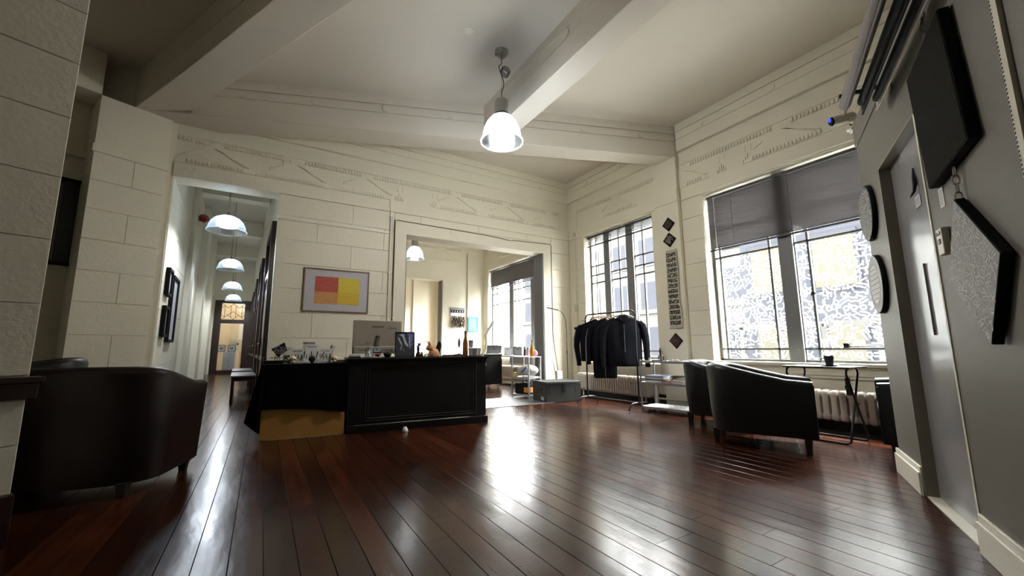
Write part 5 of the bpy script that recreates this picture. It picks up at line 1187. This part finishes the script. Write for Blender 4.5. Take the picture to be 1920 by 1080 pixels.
for nm, lb_, x, y, c, r, zc in (('trinket', 'orange and blue trinket at the left of the tan figurine', 0.83, 0.18, orange_m, 0.016, 0.045), ('trinket', 'small white trinket in front of the round mirror', 0.875, 0.15, white_m, 0.018, 0.016)):
    t = thing(nm, lb_, 'trinket', M=D(x, y, ZT)); MB().lathe([(0.018, 0), (0.022, 0.01), (0.014, 0.03), (0.018, 0.035)], 12).build('base', darkmetal_m if c is orange_m else c, t); MB().ball((0, 0, zc), r, 10).build('ball', c, t, smooth=True)
t = thing('sunglasses_stand', 'dark blue knobbly ornament beside the framed print', 'ornament', M=D(0.80, 0.25, ZT))
MB().lathe([(0.03, 0), (0.028, 0.03), (0.012, 0.06), (0.016, 0.10), (0.008, 0.14)], 14).build('stem', black_m, t, smooth=True); MB().ball((0.01, -0.01, 0.15), 0.02, 10).ball((-0.008, -0.01, 0.125), 0.015, 10).build('beads', mat('navy_beads', (0.03, 0.04, 0.2), 0.3), t)
for k, (lb_, x, w_, hh) in enumerate((('flat brown wooden board left of the beer bottle', 1.20, 0.085, 0.016), ('thin brown wooden board under the small mirror', 1.33, 0.07, 0.020))):
    t = thing('wooden_board', lb_, 'board', M=D(x, 0.22, ZT, 3)); MB().box(-w_, w_-0.03, -0.05, 0.07, 0, hh).build('board', dwoodl_m, t, bevel=0.002); MB().box(-w_+0.01, w_-0.06, -0.04, 0.06, hh, hh+0.004).build('inlay', oak_m, t)
sm_ = thing('small_mirror', 'small oval mirror on a thin chrome stem beside the brown bottle', 'mirror', M=D(1.325, 0.25, ZT+0.0245, 55))
MB().lathe([(0.03, 0), (0.028, 0.006), (0.004, 0.010)], 18).tube([(0, 0, 0.008), (0, 0, 0.09)], 0.003, 6).build('stem', chrome_m, sm_); MB().tube([(0.038*cos(2*pi*k/24), 0, 0.145+0.058*sin(2*pi*k/24)) for k in range(25)], 0.004, 6, cap=False).build('rim', darkmetal_m, sm_)
MB().prism([(0.036*cos(2*pi*k/24), 0.145+0.055*sin(2*pi*k/24)) for k in range(24)], -0.002, 0.002).build('glass', chrome_m, sm_)
def bottle(label, M, r, h, gm, capm, name='bottle', group=None):
    t = thing(name, label, 'bottle', M=M)
    MB().lathe([(0.0, 0.0), (r*0.95, 0.0), (r, 0.006), (r, h*0.52), (r*0.85, h*0.60), (r*0.42, h*0.74), (r*0.36, h*0.93), (r*0.45, h*0.94), (r*0.45, h*0.96)], 24, cap=False).build('glass_body', gm, t, smooth=50)
    MB().lathe([(r*0.40, h*0.90), (r*0.44, h*0.985), (r*0.3, h)], 16).build('stopper', capm, t); return t
amb = mat('amber_bottle', (0.20, 0.07, 0.008), 0.08, spec=0.9, coat=0.5)
bottle('tall brown glass bottle with dark stopper on the desk', D(1.425, 0.30, ZT), 0.034, 0.325, amb, black_m)
def tumbler(label, x, y, z=0, k=1.0):
    t = thing('tumbler', label, 'glass', M=D(x, y, ZT+0.008+z), group='ribbed glasses on the desk tray')
    MB().lathe([(0.0, 0.0), (0.026, 0.0), (0.034, 0.09), (0.0345, 0.094), (0.031, 0.09), (0.024, 0.006), (0.0, 0.005)], 22, cap=False).build('glass_wall', silverglass, t, smooth=50)
    MB().lathe([(0.0342, 0.088), (0.0365, 0.092), (0.0342, 0.096)], 22, cap=False).build('rim', chrome_m, t)
silverglass = mat('frosted_silver_glass', (0.62, 0.62, 0.66), 0.18, 0.55)
tumbler('leftmost ribbed glass on the tray, under the upturned one', 1.475, 0.22); tumbler('middle ribbed glass on the desk tray', 1.535, 0.20); tumbler('rightmost ribbed glass on the desk tray', 1.585, 0.24); tumbler('ribbed glass stacked on top of the leftmost one', 1.475, 0.22, 0.0975)
tumbler('ribbed glass at the back of the tray behind the others', 1.52, 0.30)
t = thing('tray', 'low black tray under the ribbed glasses on the desk', 'tray', M=D(1.53, 0.23, ZT)); MB().box(-0.115, 0.075, -0.08, 0.12, 0, 0.007).build('tray_base', black_m, t, bevel=0.002)
t = thing('speaker', 'small black speaker box at the right end of the desk', 'speaker', M=D(1.60, 0.42, ZT)); MB().box(-0.05, 0.03, -0.05, 0.06, 0, 0.075).build('case', black_m, t, bevel=0.008); MB(Matrix.Rotation(radians(90), 4, 'Y')).lathe([(0.028, 0.03), (0.028, 0.045), (0.018, 0.05)], 18, (-0.038, 0, 0)).build('cone', darkmetal_m, t)
dl = thing('desk_lamp', 'white articulated desk lamp clamped to the right end of the desk', 'desk lamp', M=D(1.655, 0.36, ZT))
wl = mat('white_lamp_metal', (0.72, 0.72, 0.68), 0.35)
MB().box(-0.04, 0.02, -0.02, 0.02, 0.0, 0.008).box(0.0, 0.02, -0.02, 0.02, -0.06, 0.008).box(-0.03, 0.02, -0.015, 0.015, -0.065, -0.05).build('clamp', wl, dl)
MB().tube([(0.03, 0, 0.02), (0.075, 0, 0.10), (0.085, 0, 0.20), (0.07, 0, 0.275)], 0.010, 10).tube([(0.03, 0, 0.02), (0.055, 0, -0.03), (0.08, 0, -0.12), (0.065, 0, -0.16), (0.035, 0, -0.17)], 0.008, 8).build('arm', wl, dl, smooth=True)
MB(T(0.075, 0, 0.285) @ Matrix.Rotation(radians(-57), 4, 'Y') @ Matrix.Rotation(0, 4, 'X')).box(0.0, 0.02, -0.024, 0.024, -0.0, 0.0).box(-0.012, 0.215, -0.024, 0.024, -0.012, 0.012).build('lamp_head', wl, dl, bevel=0.004)

# ---- things on the cloth covered table
ea = thing('easel', 'small wooden easel on the black cloth, left end', 'easel', M=D(-0.73, 0.42, ZC, 8))
MB().box(-0.075, 0.075, -0.02, 0.02, 0.055, 0.064).tube([(-0.03, -0.01, 0.0), (-0.005, 0.02, 0.17)], 0.005, 6).tube([(0.03, -0.01, 0), (0.005, 0.02, 0.17)], 0.005, 6).tube([(0, 0.06, 0), (0, 0.022, 0.16)], 0.005, 6).build('frame_stick', oak_m, ea)
tl = thing('diamond_tile', 'small dark patterned tile standing on its corner on the easel', 'wall art', M=D(-0.72, 0.40, ZC+0.065, 8))
MB().prism([(0, 0), (0.082, 0.075), (0.05, 0.165), (-0.075, 0.090)], -0.012, 0).build('panel', black_m, tl)
doodle(MB(), 0.12, 0.12, 0.03, 0.003, y=-0.0128, seed=31, x0=-0.05, z0=0.03, inside=lambda x, z: abs(x-0.055)+abs(z-0.055) < 0.07).build('ink_strokes', mount_m, tl)
bb = thing('flat_box', 'flat black box below the easel at the left end of the cloth', 'box', M=D(-0.75, 0.20, ZC, 3)); MB().box(-0.075, 0.09, -0.04, 0.08, 0, 0.022).build('lower_box', black_m, bb, bevel=0.002); MB().box(-0.078, 0.093, -0.043, 0.083, 0.0225, 0.034).build('lid', black_m, bb, bevel=0.002)
jr = thing('glass_jar', 'large glass jar filled with layered shells and stones on the cloth', 'jar', M=D(-0.615, 0.30, ZC))
MB().lathe([(0.0, 0.0), (0.052, 0.0), (0.058, 0.01), (0.058, 0.115), (0.045, 0.138), (0.04, 0.142), (0.04, 0.150)], 28, cap=False).build('glass', clear_m, jr, smooth=50)
MB().lathe([(0.044, 0.145), (0.046, 0.152), (0.044, 0.168), (0.02, 0.176), (0.0, 0.178)], 24, cap=False).build('lid', clear_m, jr, smooth=True)
for k, (z0, z1, m_) in enumerate(((0.004, 0.022, darkmetal_m), (0.022, 0.048, oak_m), (0.048, 0.066, grey_m), (0.066, 0.082, dwoodl_m), (0.082, 0.10, cream_m))):
    rg = MB(); R = random.Random(k)
    for q in range(26): a = R.random()*6.28; r_ = 0.05*sqrt(R.random()); rg.ball((r_*cos(a), r_*sin(a), z0+R.random()*(z1-z0)), 0.009, 6, (1, 1, 0.7))
    rg.build('filling', m_, jr, kind='stuff')
def skull(label, x, y, k=1.0, m_=ivory_m):
    t = thing('skull_ornament', label, 'ornament', M=D(x, y, ZC, 10))
    MB().ball((0, 0.006, 0.048*k), 0.036*k, 20, (0.95, 1.1, 0.93)).ball((0, -0.016*k, 0.020*k), 0.022*k, 14, (1.0, 0.9, 0.85)).build('cranium', m_, t, smooth=True)
    e = MB()
    for sx in (-1, 1): e.ball((sx*0.014*k, -0.030*k, 0.044*k), 0.0085*k, 10, (1, 0.5, 1))
    e.prism([(-0.004*k, 0.026*k), (0.004*k, 0.026*k), (0, 0.036*k)], -0.036*k, -0.030*k); e.box(-0.012*k, 0.012*k, -0.037*k, -0.034*k, 0.012*k, 0.014*k); e.build('eye_sockets', black_m if m_ is black_m else dwoodl_m, t)
    return t
skull('cream skull ornament in front of the glass jar', -0.555, 0.10); skull('pale gold skull ornament at the right end of the cloth', -0.152, 0.13, 1.0); skull('black skull ornament between the white card stands', -0.370, 0.07, 1.0, black_m)
def cards(label, x, y, z, h, n=4, rz=0):
    t = thing('card_stand', label, 'display stand', M=D(x, y, ZC, rz), group='white card display stands')
    MB().box(-0.062, 0.062, 0.0, 0.004, 0, h).build('backboard', white_m, t)
    text('lettering', 'After.shock', 0.021, black_m, T(0, -0.0006, h-0.026) @ UP, t, shear=0.5)
    MB().box(-0.062, 0.062, -0.05, 0.0, 0, 0.010).box(-0.062, 0.062, -0.05, -0.046, 0, 0.03).prism([(-0.064, 0), (-0.061, 0), (-0.061, 0.10), (-0.064, 0.10)], -0.05, 0).prism([(0.061, 0), (0.064, 0), (0.064, 0.10), (0.061, 0.10)], -0.05, 0).build('tray', white_m, t)
    fst = None
    for k in range(n):
        q = MB().box(-0.011, 0.011, -0.035, -0.032, 0.012, 0.105).build('card', cream_m, t); q.matrix_local = T(-0.045+k*0.03, -0.004*(k % 2), 0) @ Matrix.Rotation(radians((-3, 2, -1, 4)[k % 4]), 4, 'Y')
        MB().box(-0.003, 0.003, -0.0362, -0.035, 0.05, 0.085).ball((0, -0.0355, 0.092), 0.004, 6).ball((0.001, -0.0355, 0.06), 0.0045, 6).build('earring', black_m, q)
    return t
cards('leftmost white card stand with lettering, behind the cream skull', -0.525, 0.20, 0, 0.158)
cards('middle and tallest white card stand with lettering', -0.385, 0.26, 0, 0.205)
cards('right white card stand with lettering, beside the gold skull', -0.245, 0.21, 0, 0.158)
fa = thing('card_fan', 'fan of white earring cards in front of the middle card stand', 'cards', M=D(-0.345, 0.15, ZC))
for k, a in enumerate((-4, 12, 27)):
    q = MB().box(-0.014, 0.014, -0.002, 0.002, 0, 0.14).build('card', white_m, fa); q.matrix_local = T(-0.03+0.03*k, -0.004*k, 0.0) @ Matrix.Rotation(radians(a), 4, 'Y')
    MB().box(-0.004, 0.004, -0.0035, -0.002, 0.06, 0.12).ball((0, -0.003, 0.125), 0.005, 6).build('earring', black_m, q)
lj = thing('glass_jar', 'second glass jar with a metal lid behind the middle card stand', 'jar', M=D(-0.42, 0.42, ZC))
MB().lathe([(0.0, 0), (0.065, 0), (0.07, 0.02), (0.07, 0.17), (0.06, 0.20), (0.058, 0.215)], 24, cap=False).build('glass', clear_m, lj, smooth=50); MB().lathe([(0.062, 0.215), (0.066, 0.22), (0.066, 0.232), (0.0, 0.236)], 24, cap=False).build('lid', steel_m, lj, smooth=50)
bp_ = thing('booklet', 'dark maroon booklet leaning between the jars', 'booklet', M=D(-0.53, 0.36, ZC, 12)); MB(Matrix.Rotation(radians(38), 4, 'Y')).box(-0.02, 0.02, 0.0, 0.012, 0.07, 0.25).build('cover', mat('maroon_cover', (0.06, 0.012, 0.02), 0.4), bp_); MB().ball((0.125, -0.004, 0.165), 0.022, 8, (1.2, 0.5, 0.7)).build('green_motif', green_m, bp_)
ws = thing('wooden_peg', 'short pale wooden peg standing behind the right card stand', 'ornament', M=D(-0.22, 0.40, ZC)); MB(Matrix.Rotation(radians(18), 4, 'Y')).box(-0.03, -0.008, -0.01, 0.01, 0.0, 0.20).build('left_leg', oak_m, ws, bevel=0.002); MB(Matrix.Rotation(radians(18), 4, 'Y')).box(0.0, 0.02, -0.01, 0.01, 0.0, 0.20).build('right_leg', cream_m, ws, bevel=0.002)
for k, (lb_, z0, x) in enumerate((('lower flat brown wooden board at the right end of the cloth', 0, -0.085), ('upper flat brown wooden board at the right end of the cloth', 0.0145, -0.078))):
    t = thing('wooden_board', lb_, 'board', M=D(x, 0.28, ZC+z0, 4)); MB().box(-0.05, 0.07, -0.06, 0.1, 0, 0.014).build('board', dwoodl_m, t, bevel=0.002); MB().box(-0.045, 0.06, -0.062, -0.06, 0.004, 0.009).build('pale_edge', oak_m, t)

# ================================================================== NEXT ROOM
tc_ = thing('tool_cabinet', 'black tool cabinet on castors with steel drawer handles behind the desk', 'cabinet', (4.13, 8.10, 0), radians(2))
MB().box(0.02, 0.55, 0, 0.55, 0.10, 0.735).build('body', desk_m, tc_, bevel=0.006); MB().box(0.0, 0.57, -0.01, 0.56, 0.735, 0.765).build('top', desk_m, tc_, bevel=0.006)
for k in range(5):
    q = MB().box(0.0, 0.018, 0.02, 0.53, 0.11+k*0.125, 0.11+k*0.125+0.118).build('drawer', desk_m, tc_, bevel=0.003); MB().box(-0.012, 0.0, 0.03, 0.52, 0.11+k*0.125+0.098, 0.11+k*0.125+0.108).build('drawer_handle', steel_m, q)
for x in (0.08, 0.48):
    for y in (0.06, 0.48): MB(Matrix.Rotation(radians(90), 4, 'X')).lathe([(0.035, -0.012), (0.042, -0.008), (0.042, 0.008), (0.035, 0.012)], 16, (x, 0.042, -y)).box(x-0.02, x+0.02, 0.04, 0.10, -y-0.014, -y+0.014).build('castor', steel_m, tc_)
wt = thing('work_table', 'long white work table under the window of the next room', 'table', (4.72, 6.95, 0))
MB().box(0, 0.48, 0, 2.3, 0.70, 0.73).build('table_top', white_m, wt, bevel=0.003); MB().box(0.03, 0.45, 0.05, 0.95, 0.56, 0.70).build('drawer_unit', mount_m, wt, bevel=0.003)
for k in range(2): MB().box(0.022, 0.03, 0.06, 0.94, 0.57+k*0.065, 0.63+k*0.065).build('drawer', mount_m, wt)
for x in (0.04, 0.42):
    for y in (0.04, 2.22): MB().box(x, x+0.04, y, y+0.04, 0, 0.70).build('leg', white_m, wt)
def pframe(label, x, y, rz, w_, h_, m_, pm_):
    t = thing('framed_photo', label, 'photo frame', (x, y, 0.7305), radians(rz)); MM = Matrix.Rotation(radians(-14), 4, 'X')
    MB(MM).box(-w_/2, w_/2, 0, 0.015, 0, 0.015).box(-w_/2, w_/2, 0, 0.015, h_-0.015, h_).box(-w_/2, -w_/2+0.014, 0, 0.015, 0, h_).box(w_/2-0.014, w_/2, 0, 0.015, 0, h_).build('frame', m_, t); MB(MM).box(-w_/2+0.01, w_/2-0.01, 0.006, 0.012, 0.01, h_-0.01).build('photo', pm_, t)
    MB().add([(-0.02, 0.03, h_*0.7), (0.02, 0.03, h_*0.7), (0.02, 0.13, 0.002), (-0.02, 0.13, 0.002)], [(0, 1, 2, 3), (3, 2, 1, 0)]).build('strut', m_, t)
pframe('largest dark photo frame on the white work table, beside the plant', 4.88, 8.85, -35, 0.36, 0.24, black_m, charc_m)
pframe('small brown photo frame in the middle of the work table', 4.86, 8.15, -38, 0.20, 0.19, grey_m, mount_m)
pframe('small black photo frame nearest the bottles on the work table', 4.86, 7.72, -25, 0.20, 0.20, black_m, grey_m)
ptl = thing('potted_plant', 'small green potted plant at the far end of the work table', 'plant', (4.84, 9.12, 0.7305))
MB().lathe([(0.0, 0), (0.035, 0), (0.045, 0.06), (0.04, 0.06)], 14, cap=False).build('pot', grey_m, ptl)
lvm = MB(); R = random.Random(2)
for k in range(40):
    a = R.random()*6.28; r_ = 0.09*R.random(); z_ = 0.06+R.random()*0.17; p = Vector((r_*cos(a), r_*sin(a), z_)); q = Vector((cos(a+1), sin(a+1), 0.3))*0.02; n_ = Vector((-sin(a), cos(a), 0.6))*0.012
    lvm.add([p-q, p-n_, p+q, p+n_], [(0, 1, 2, 3), (3, 2, 1, 0)])
lvm.build('leaves', green_m, ptl, kind='stuff')
for k, (lb_, x, y, m_, h_) in enumerate((('dark spray bottle on the work table', 4.86, 7.45, darkmetal_m, 0.19), ('pink and black bottle on the work table', 4.86, 7.33, pink_m, 0.17), ('small orange pot on the work table', 4.80, 8.42, orange_m, 0.07), ('white jar on the work table near the window', 4.95, 7.15, white_m, 0.10))):
    t = thing('cosmetic_bottle', lb_, 'bottle', (x, y, 0.7305), group='bottles on the work table'); MB().lathe([(0, 0), (0.028, 0), (0.03, 0.01), (0.03, h_*0.65), (0.012, h_*0.75), (0.012, h_*0.85)], 14, cap=False).build('body', m_, t, smooth=50); MB().lathe([(0.014, h_*0.8), (0.014, h_)], 10).build('cap', black_m, t)
ga = thing('garland', 'red and white beaded garland hanging in the next room window', 'garland', (5.50, 7.66, 1.0)); gm_ = MB(); gw = MB(); R = random.Random(5)
for k in range(60): a = R.random()*6.28; (gm_ if k % 3 else gw).ball((0.03*cos(a), 0.035*sin(a), 0.95*k/60), 0.017, 6)
gm_.build('red_beads', red_m, ga); gw.build('white_beads', white_m, ga); MB().tube([(0, 0, 0), (0, 0, 2.12)], 0.003, 5).build('cord', white_m, ga)
# trolley with its load
FT = FR(3.96, 6.50, 0, 13.5); 
tr_ = thing('steel_trolley', 'narrow steel shelving rack standing on the chequer plate mat', 'shelf', M=FT)
for x, y in ((0, 0), (0, -0.42), (0.31, 0), (0.31, -0.42)): MB().box(x-0.004, x+0.022, y-0.003, y+0.0, 0.007, 0.735).box(x-0.004, x, y-0.003, y+0.022, 0.007, 0.735).build('post', galv_m, tr_)
MB().box(-0.01, 0.33, -0.43, 0.03, 0.727, 0.739).build('top_board', white_m, tr_)
for z in (0.075, 0.375): MB().box(0, 0.31, -0.42, 0.0, z, z+0.004).box(0, 0.31, -0.422, -0.419, z-0.025, z+0.004).box(-0.002, 0.001, -0.42, 0, z-0.025, z+0.004).build('shelf_board', galv_m, tr_)
tcb = thing('tool_case', 'black tool case with a yellow clasp on the bottom of the steel rack', 'case', M=FT @ T(0.155, -0.21, 0.08)); MB().box(-0.13, 0.13, -0.18, 0.17, 0, 0.19).build('case_body', black_m, tcb, bevel=0.02); MB().box(-0.135, -0.125, -0.175, -0.06, 0.03, 0.12).box(-0.10, -0.02, -0.188, -0.178, 0.03, 0.12).build('clasp', orange_m, tcb, bevel=0.003)
MB().tube([(0, -0.1, 0.19), (0, -0.09, 0.215), (0, 0.08, 0.215), (0, 0.09, 0.19)], 0.008, 8).build('handle', black_m, tcb)
cbg = thing('cloth_bag', 'white cotton bag with a blue stripe on the middle shelf of the rack', 'bag', M=FT @ T(0.18, -0.22, 0.385)); MB().ball((0.02, 0, 0.105), 0.105, 20, (1.55, 2.0, 0.98)).build('bag_body', bag_m, cbg, smooth=True)
MB().tube([(-0.10+0.02*sin(k), -0.16+0.0*k, 0.15-0.0*k) if False else (-0.145-0.006*sin(k*0.8), -0.12+0.05*k*0.6, 0.17-0.02*k) for k in range(6)], 0.012, 8).build('blue_stripe', blue_m, cbg)
yb = thing('yellow_box', 'yellow foam block beside the cotton bag on the rack', 'box', M=FT @ T(0.02, -0.06, 0.3795)); MB().box(-0.015, 0.06, -0.02, 0.05, 0, 0.075).build('block', yellow_m, yb, bevel=0.006)
bottle('amber yellow glass bottle on top of the steel rack', FT @ T(0.13, -0.38, 0.7395), 0.034, 0.29, mat('amber_yellow_bottle', (0.48, 0.25, 0.015), 0.1, coat=0.5), dwoodl_m)
pk = thing('soft_pouch', 'pink soft pouch beside the yellow bottle', 'pouch', M=FT @ T(0.27, -0.33, 0.7395)); MB().ball((0, 0, 0.055), 0.05, 14, (0.9, 1.2, 1.1)).build('pouch_body', pink_m, pk, smooth=True); MB().tube([(0, -0.04, 0.1), (0, 0, 0.12), (0, 0.04, 0.1)], 0.006, 6).build('strap', white_m, pk)
# wall hanging and turquoise frame on the far wall
wh = thing('wall_hanging', 'dark woven wall hanging with shaggy brown fringe in the next room', 'wall hanging', M=FN @ T(4.60, -0.035, 1.42))
MB().box(-0.21, 0.21, -0.015, 0.015, 0.53, 0.60).build('top_bar', grey_m, wh); MB().box(-0.205, 0.205, -0.010, 0.010, 0.46, 0.53).build('dark_band', black_m, wh)
bd = MB()
for k in range(5): bd.ball((-0.15+k*0.075, -0.012, 0.495), 0.02, 8, (1, 0.4, 1))
bd.build('coin', mount_m, wh); MB().box(-0.205, 0.205, -0.008, 0.008, 0.37, 0.46).build('white_band', white_m, wh)
R = random.Random(11); f1 = MB(); f2 = MB()
for k in range(230):
    x = R.uniform(-0.205, 0.205); z_ = R.uniform(0.10, 0.38); l = R.uniform(0.05, 0.11); (f1 if R.random() < 0.62 else f2).tube([(x, -0.012-R.random()*0.02, z_), (x+R.uniform(-.02, .02), -0.03-R.random()*0.02, z_-l*0.5), (x+R.uniform(-.035, .035), -0.02, z_-l)], [0.006, 0.007, 0.002], 4)
f1.build('dark_fringe', black_m, wh, kind='stuff'); f2.build('brown_fringe', oak_m, wh, kind='stuff')
tf = framed('framed_drawing', 'turquoise framed drawing beside the wall hanging in the next room', FN @ T(5.06, -0.07, 1.35), 0.30, 0.43, 0.03, cyan_m, mat('pale_turquoise', (0.12, 0.28, 0.31), 0.5))
doodle(MB(), 0.14, 0.22, 0.06, 0.004, y=-0.013, seed=77, x0=-0.07, z0=0.12, dens=0.8).build('drawing_lines', grey_m, tf)

# ================================================================== CORRIDOR
bn = thing('bench', 'dark wooden bench in the corridor, the nearer one', 'bench', (-0.275, 8.95, 0), radians(2.4), 'benches along the corridor')
MB().box(-0.17, 0.21, -0.30, 1.15, 0.43, 0.455).build('seat', mat('bench_seat', (0.075, 0.06, 0.055), 0.3), bn, bevel=0.004); MB().box(-0.15, 0.19, -0.27, 1.12, 0.36, 0.43).build('apron', dwood_m, bn)
for x in (-0.155, 0.155):
    for y in (-0.28, 1.09): MB().box(x, x+0.045, y, y+0.045, 0, 0.43).build('leg', dwood_m, bn)
copy_tree(bn, (-0.36, 11.0, 0), radians(2.4), 'dark wooden bench in the corridor, the farther one')
cd2 = thing('chest_of_drawers', 'white three drawer chest behind the glazed door at the corridor end', 'chest of drawers', M=FE @ T(0.55, 0.42, 0))
MB().box(-0.20, 0.20, 0, 0.35, 0.12, 0.84).build('body', white_m, cd2, bevel=0.005)
for k in range(3):
    q = MB().box(-0.185, 0.185, -0.015, 0.0, 0.15+k*0.23, 0.15+k*0.23+0.215).build('drawer', white_m, cd2, bevel=0.004); MB().ball((0, -0.025, 0.26+k*0.23), 0.016, 8).build('knob', black_m, q)
for x in (-0.17, 0.15): MB().box(x, x+0.03, 0.02, 0.05, 0, 0.12).build('leg', oak_m, cd2)
for k, (x, rz) in enumerate(((-0.13, 6), (0.08, -5))):
    t = thing('framed_photo', ('left', 'right')[k]+' black framed picture on the white chest at the corridor end', 'photo frame', M=FE @ T(0.48+x*1.6, 0.50, 0.8405)); MB().box(-0.13, 0.13, 0, 0.02, 0, 0.02).box(-0.13, 0.13, 0, 0.02, 0.24, 0.26).box(-0.13, -0.11, 0, 0.02, 0, 0.26).box(0.11, 0.13, 0, 0.02, 0, 0.26).build('frame', black_m, t); MB().box(-0.11, 0.11, 0.008, 0.015, 0.02, 0.24).build('mount', white_m, t); MB().ball((0, 0.005, 0.13), 0.06, 10, (1, 0.05, 0.8)).build('print', grey_m, t)
t = thing('cork_board', 'tan pin board standing behind the framed pictures at the corridor end', 'board', M=FE @ T(0.72, 0.70, 0.86)); MB().box(-0.22, 0.20, 0, 0.02, 0, 0.45).build('board', tilew_m, t); MB().ball((0.05, 0, 0.28), 0.05, 8, (1, 0.1, 1)).build('pinned_note', dwoodl_m, t); MB().box(-0.2, -0.18, 0, 0.02, -0.86, 0).box(0.16, 0.18, 0, 0.02, -0.86, 0).build('leg', oak_m, t)

# dark framed picture on the recessed wall, left
pf = framed('dark_picture', 'tall dark framed picture with painted autumn leaf reflection on the recessed left wall', FL @ T(-1.05, 0.415, 1.87), 0.86, 1.02, 0.03, black_m, mat('dark_blue_green_print', (0.018, 0.022, 0.024), 0.25), d=0.06)
MB().box(0.12, 0.22, -0.028, -0.029, 0.05, 0.95).build('blue_stripe', mat('dusk_blue', (0.05, 0.055, 0.085), 0.4), pf)
MB().box(0.225, 0.235, -0.028, -0.030, 0.05, 0.95).build('thin_line', oak_m, pf); lf_ = MB(); R = random.Random(6)
for k in range(26): x = 0.09+R.random()*0.07; z_ = 0.12+R.random()*0.2+(0.55 if k % 5 == 0 else 0); lf_.prism([(x, z_), (x+0.02, z_+0.01), (x+0.012, z_+0.035), (x-0.01, z_+0.02)], -0.029, -0.031)
lf_.build('painted_leaf_reflection', mat('leaf_reflection_colour', (0.22, 0.10, 0.03), 0.6), pf)  # leaf reflection in the picture, painted on as flat coloured shapes
ck = thing('wall_bracket', 'tiny white bracket near the top edge of the left column', 'bracket', M=FC @ T(0.012, 0.02, 3.75)); MB().box(-0.0, 0.03, -0.01, 0.02, 0, 0.10).build('plate', trim_m, ck)
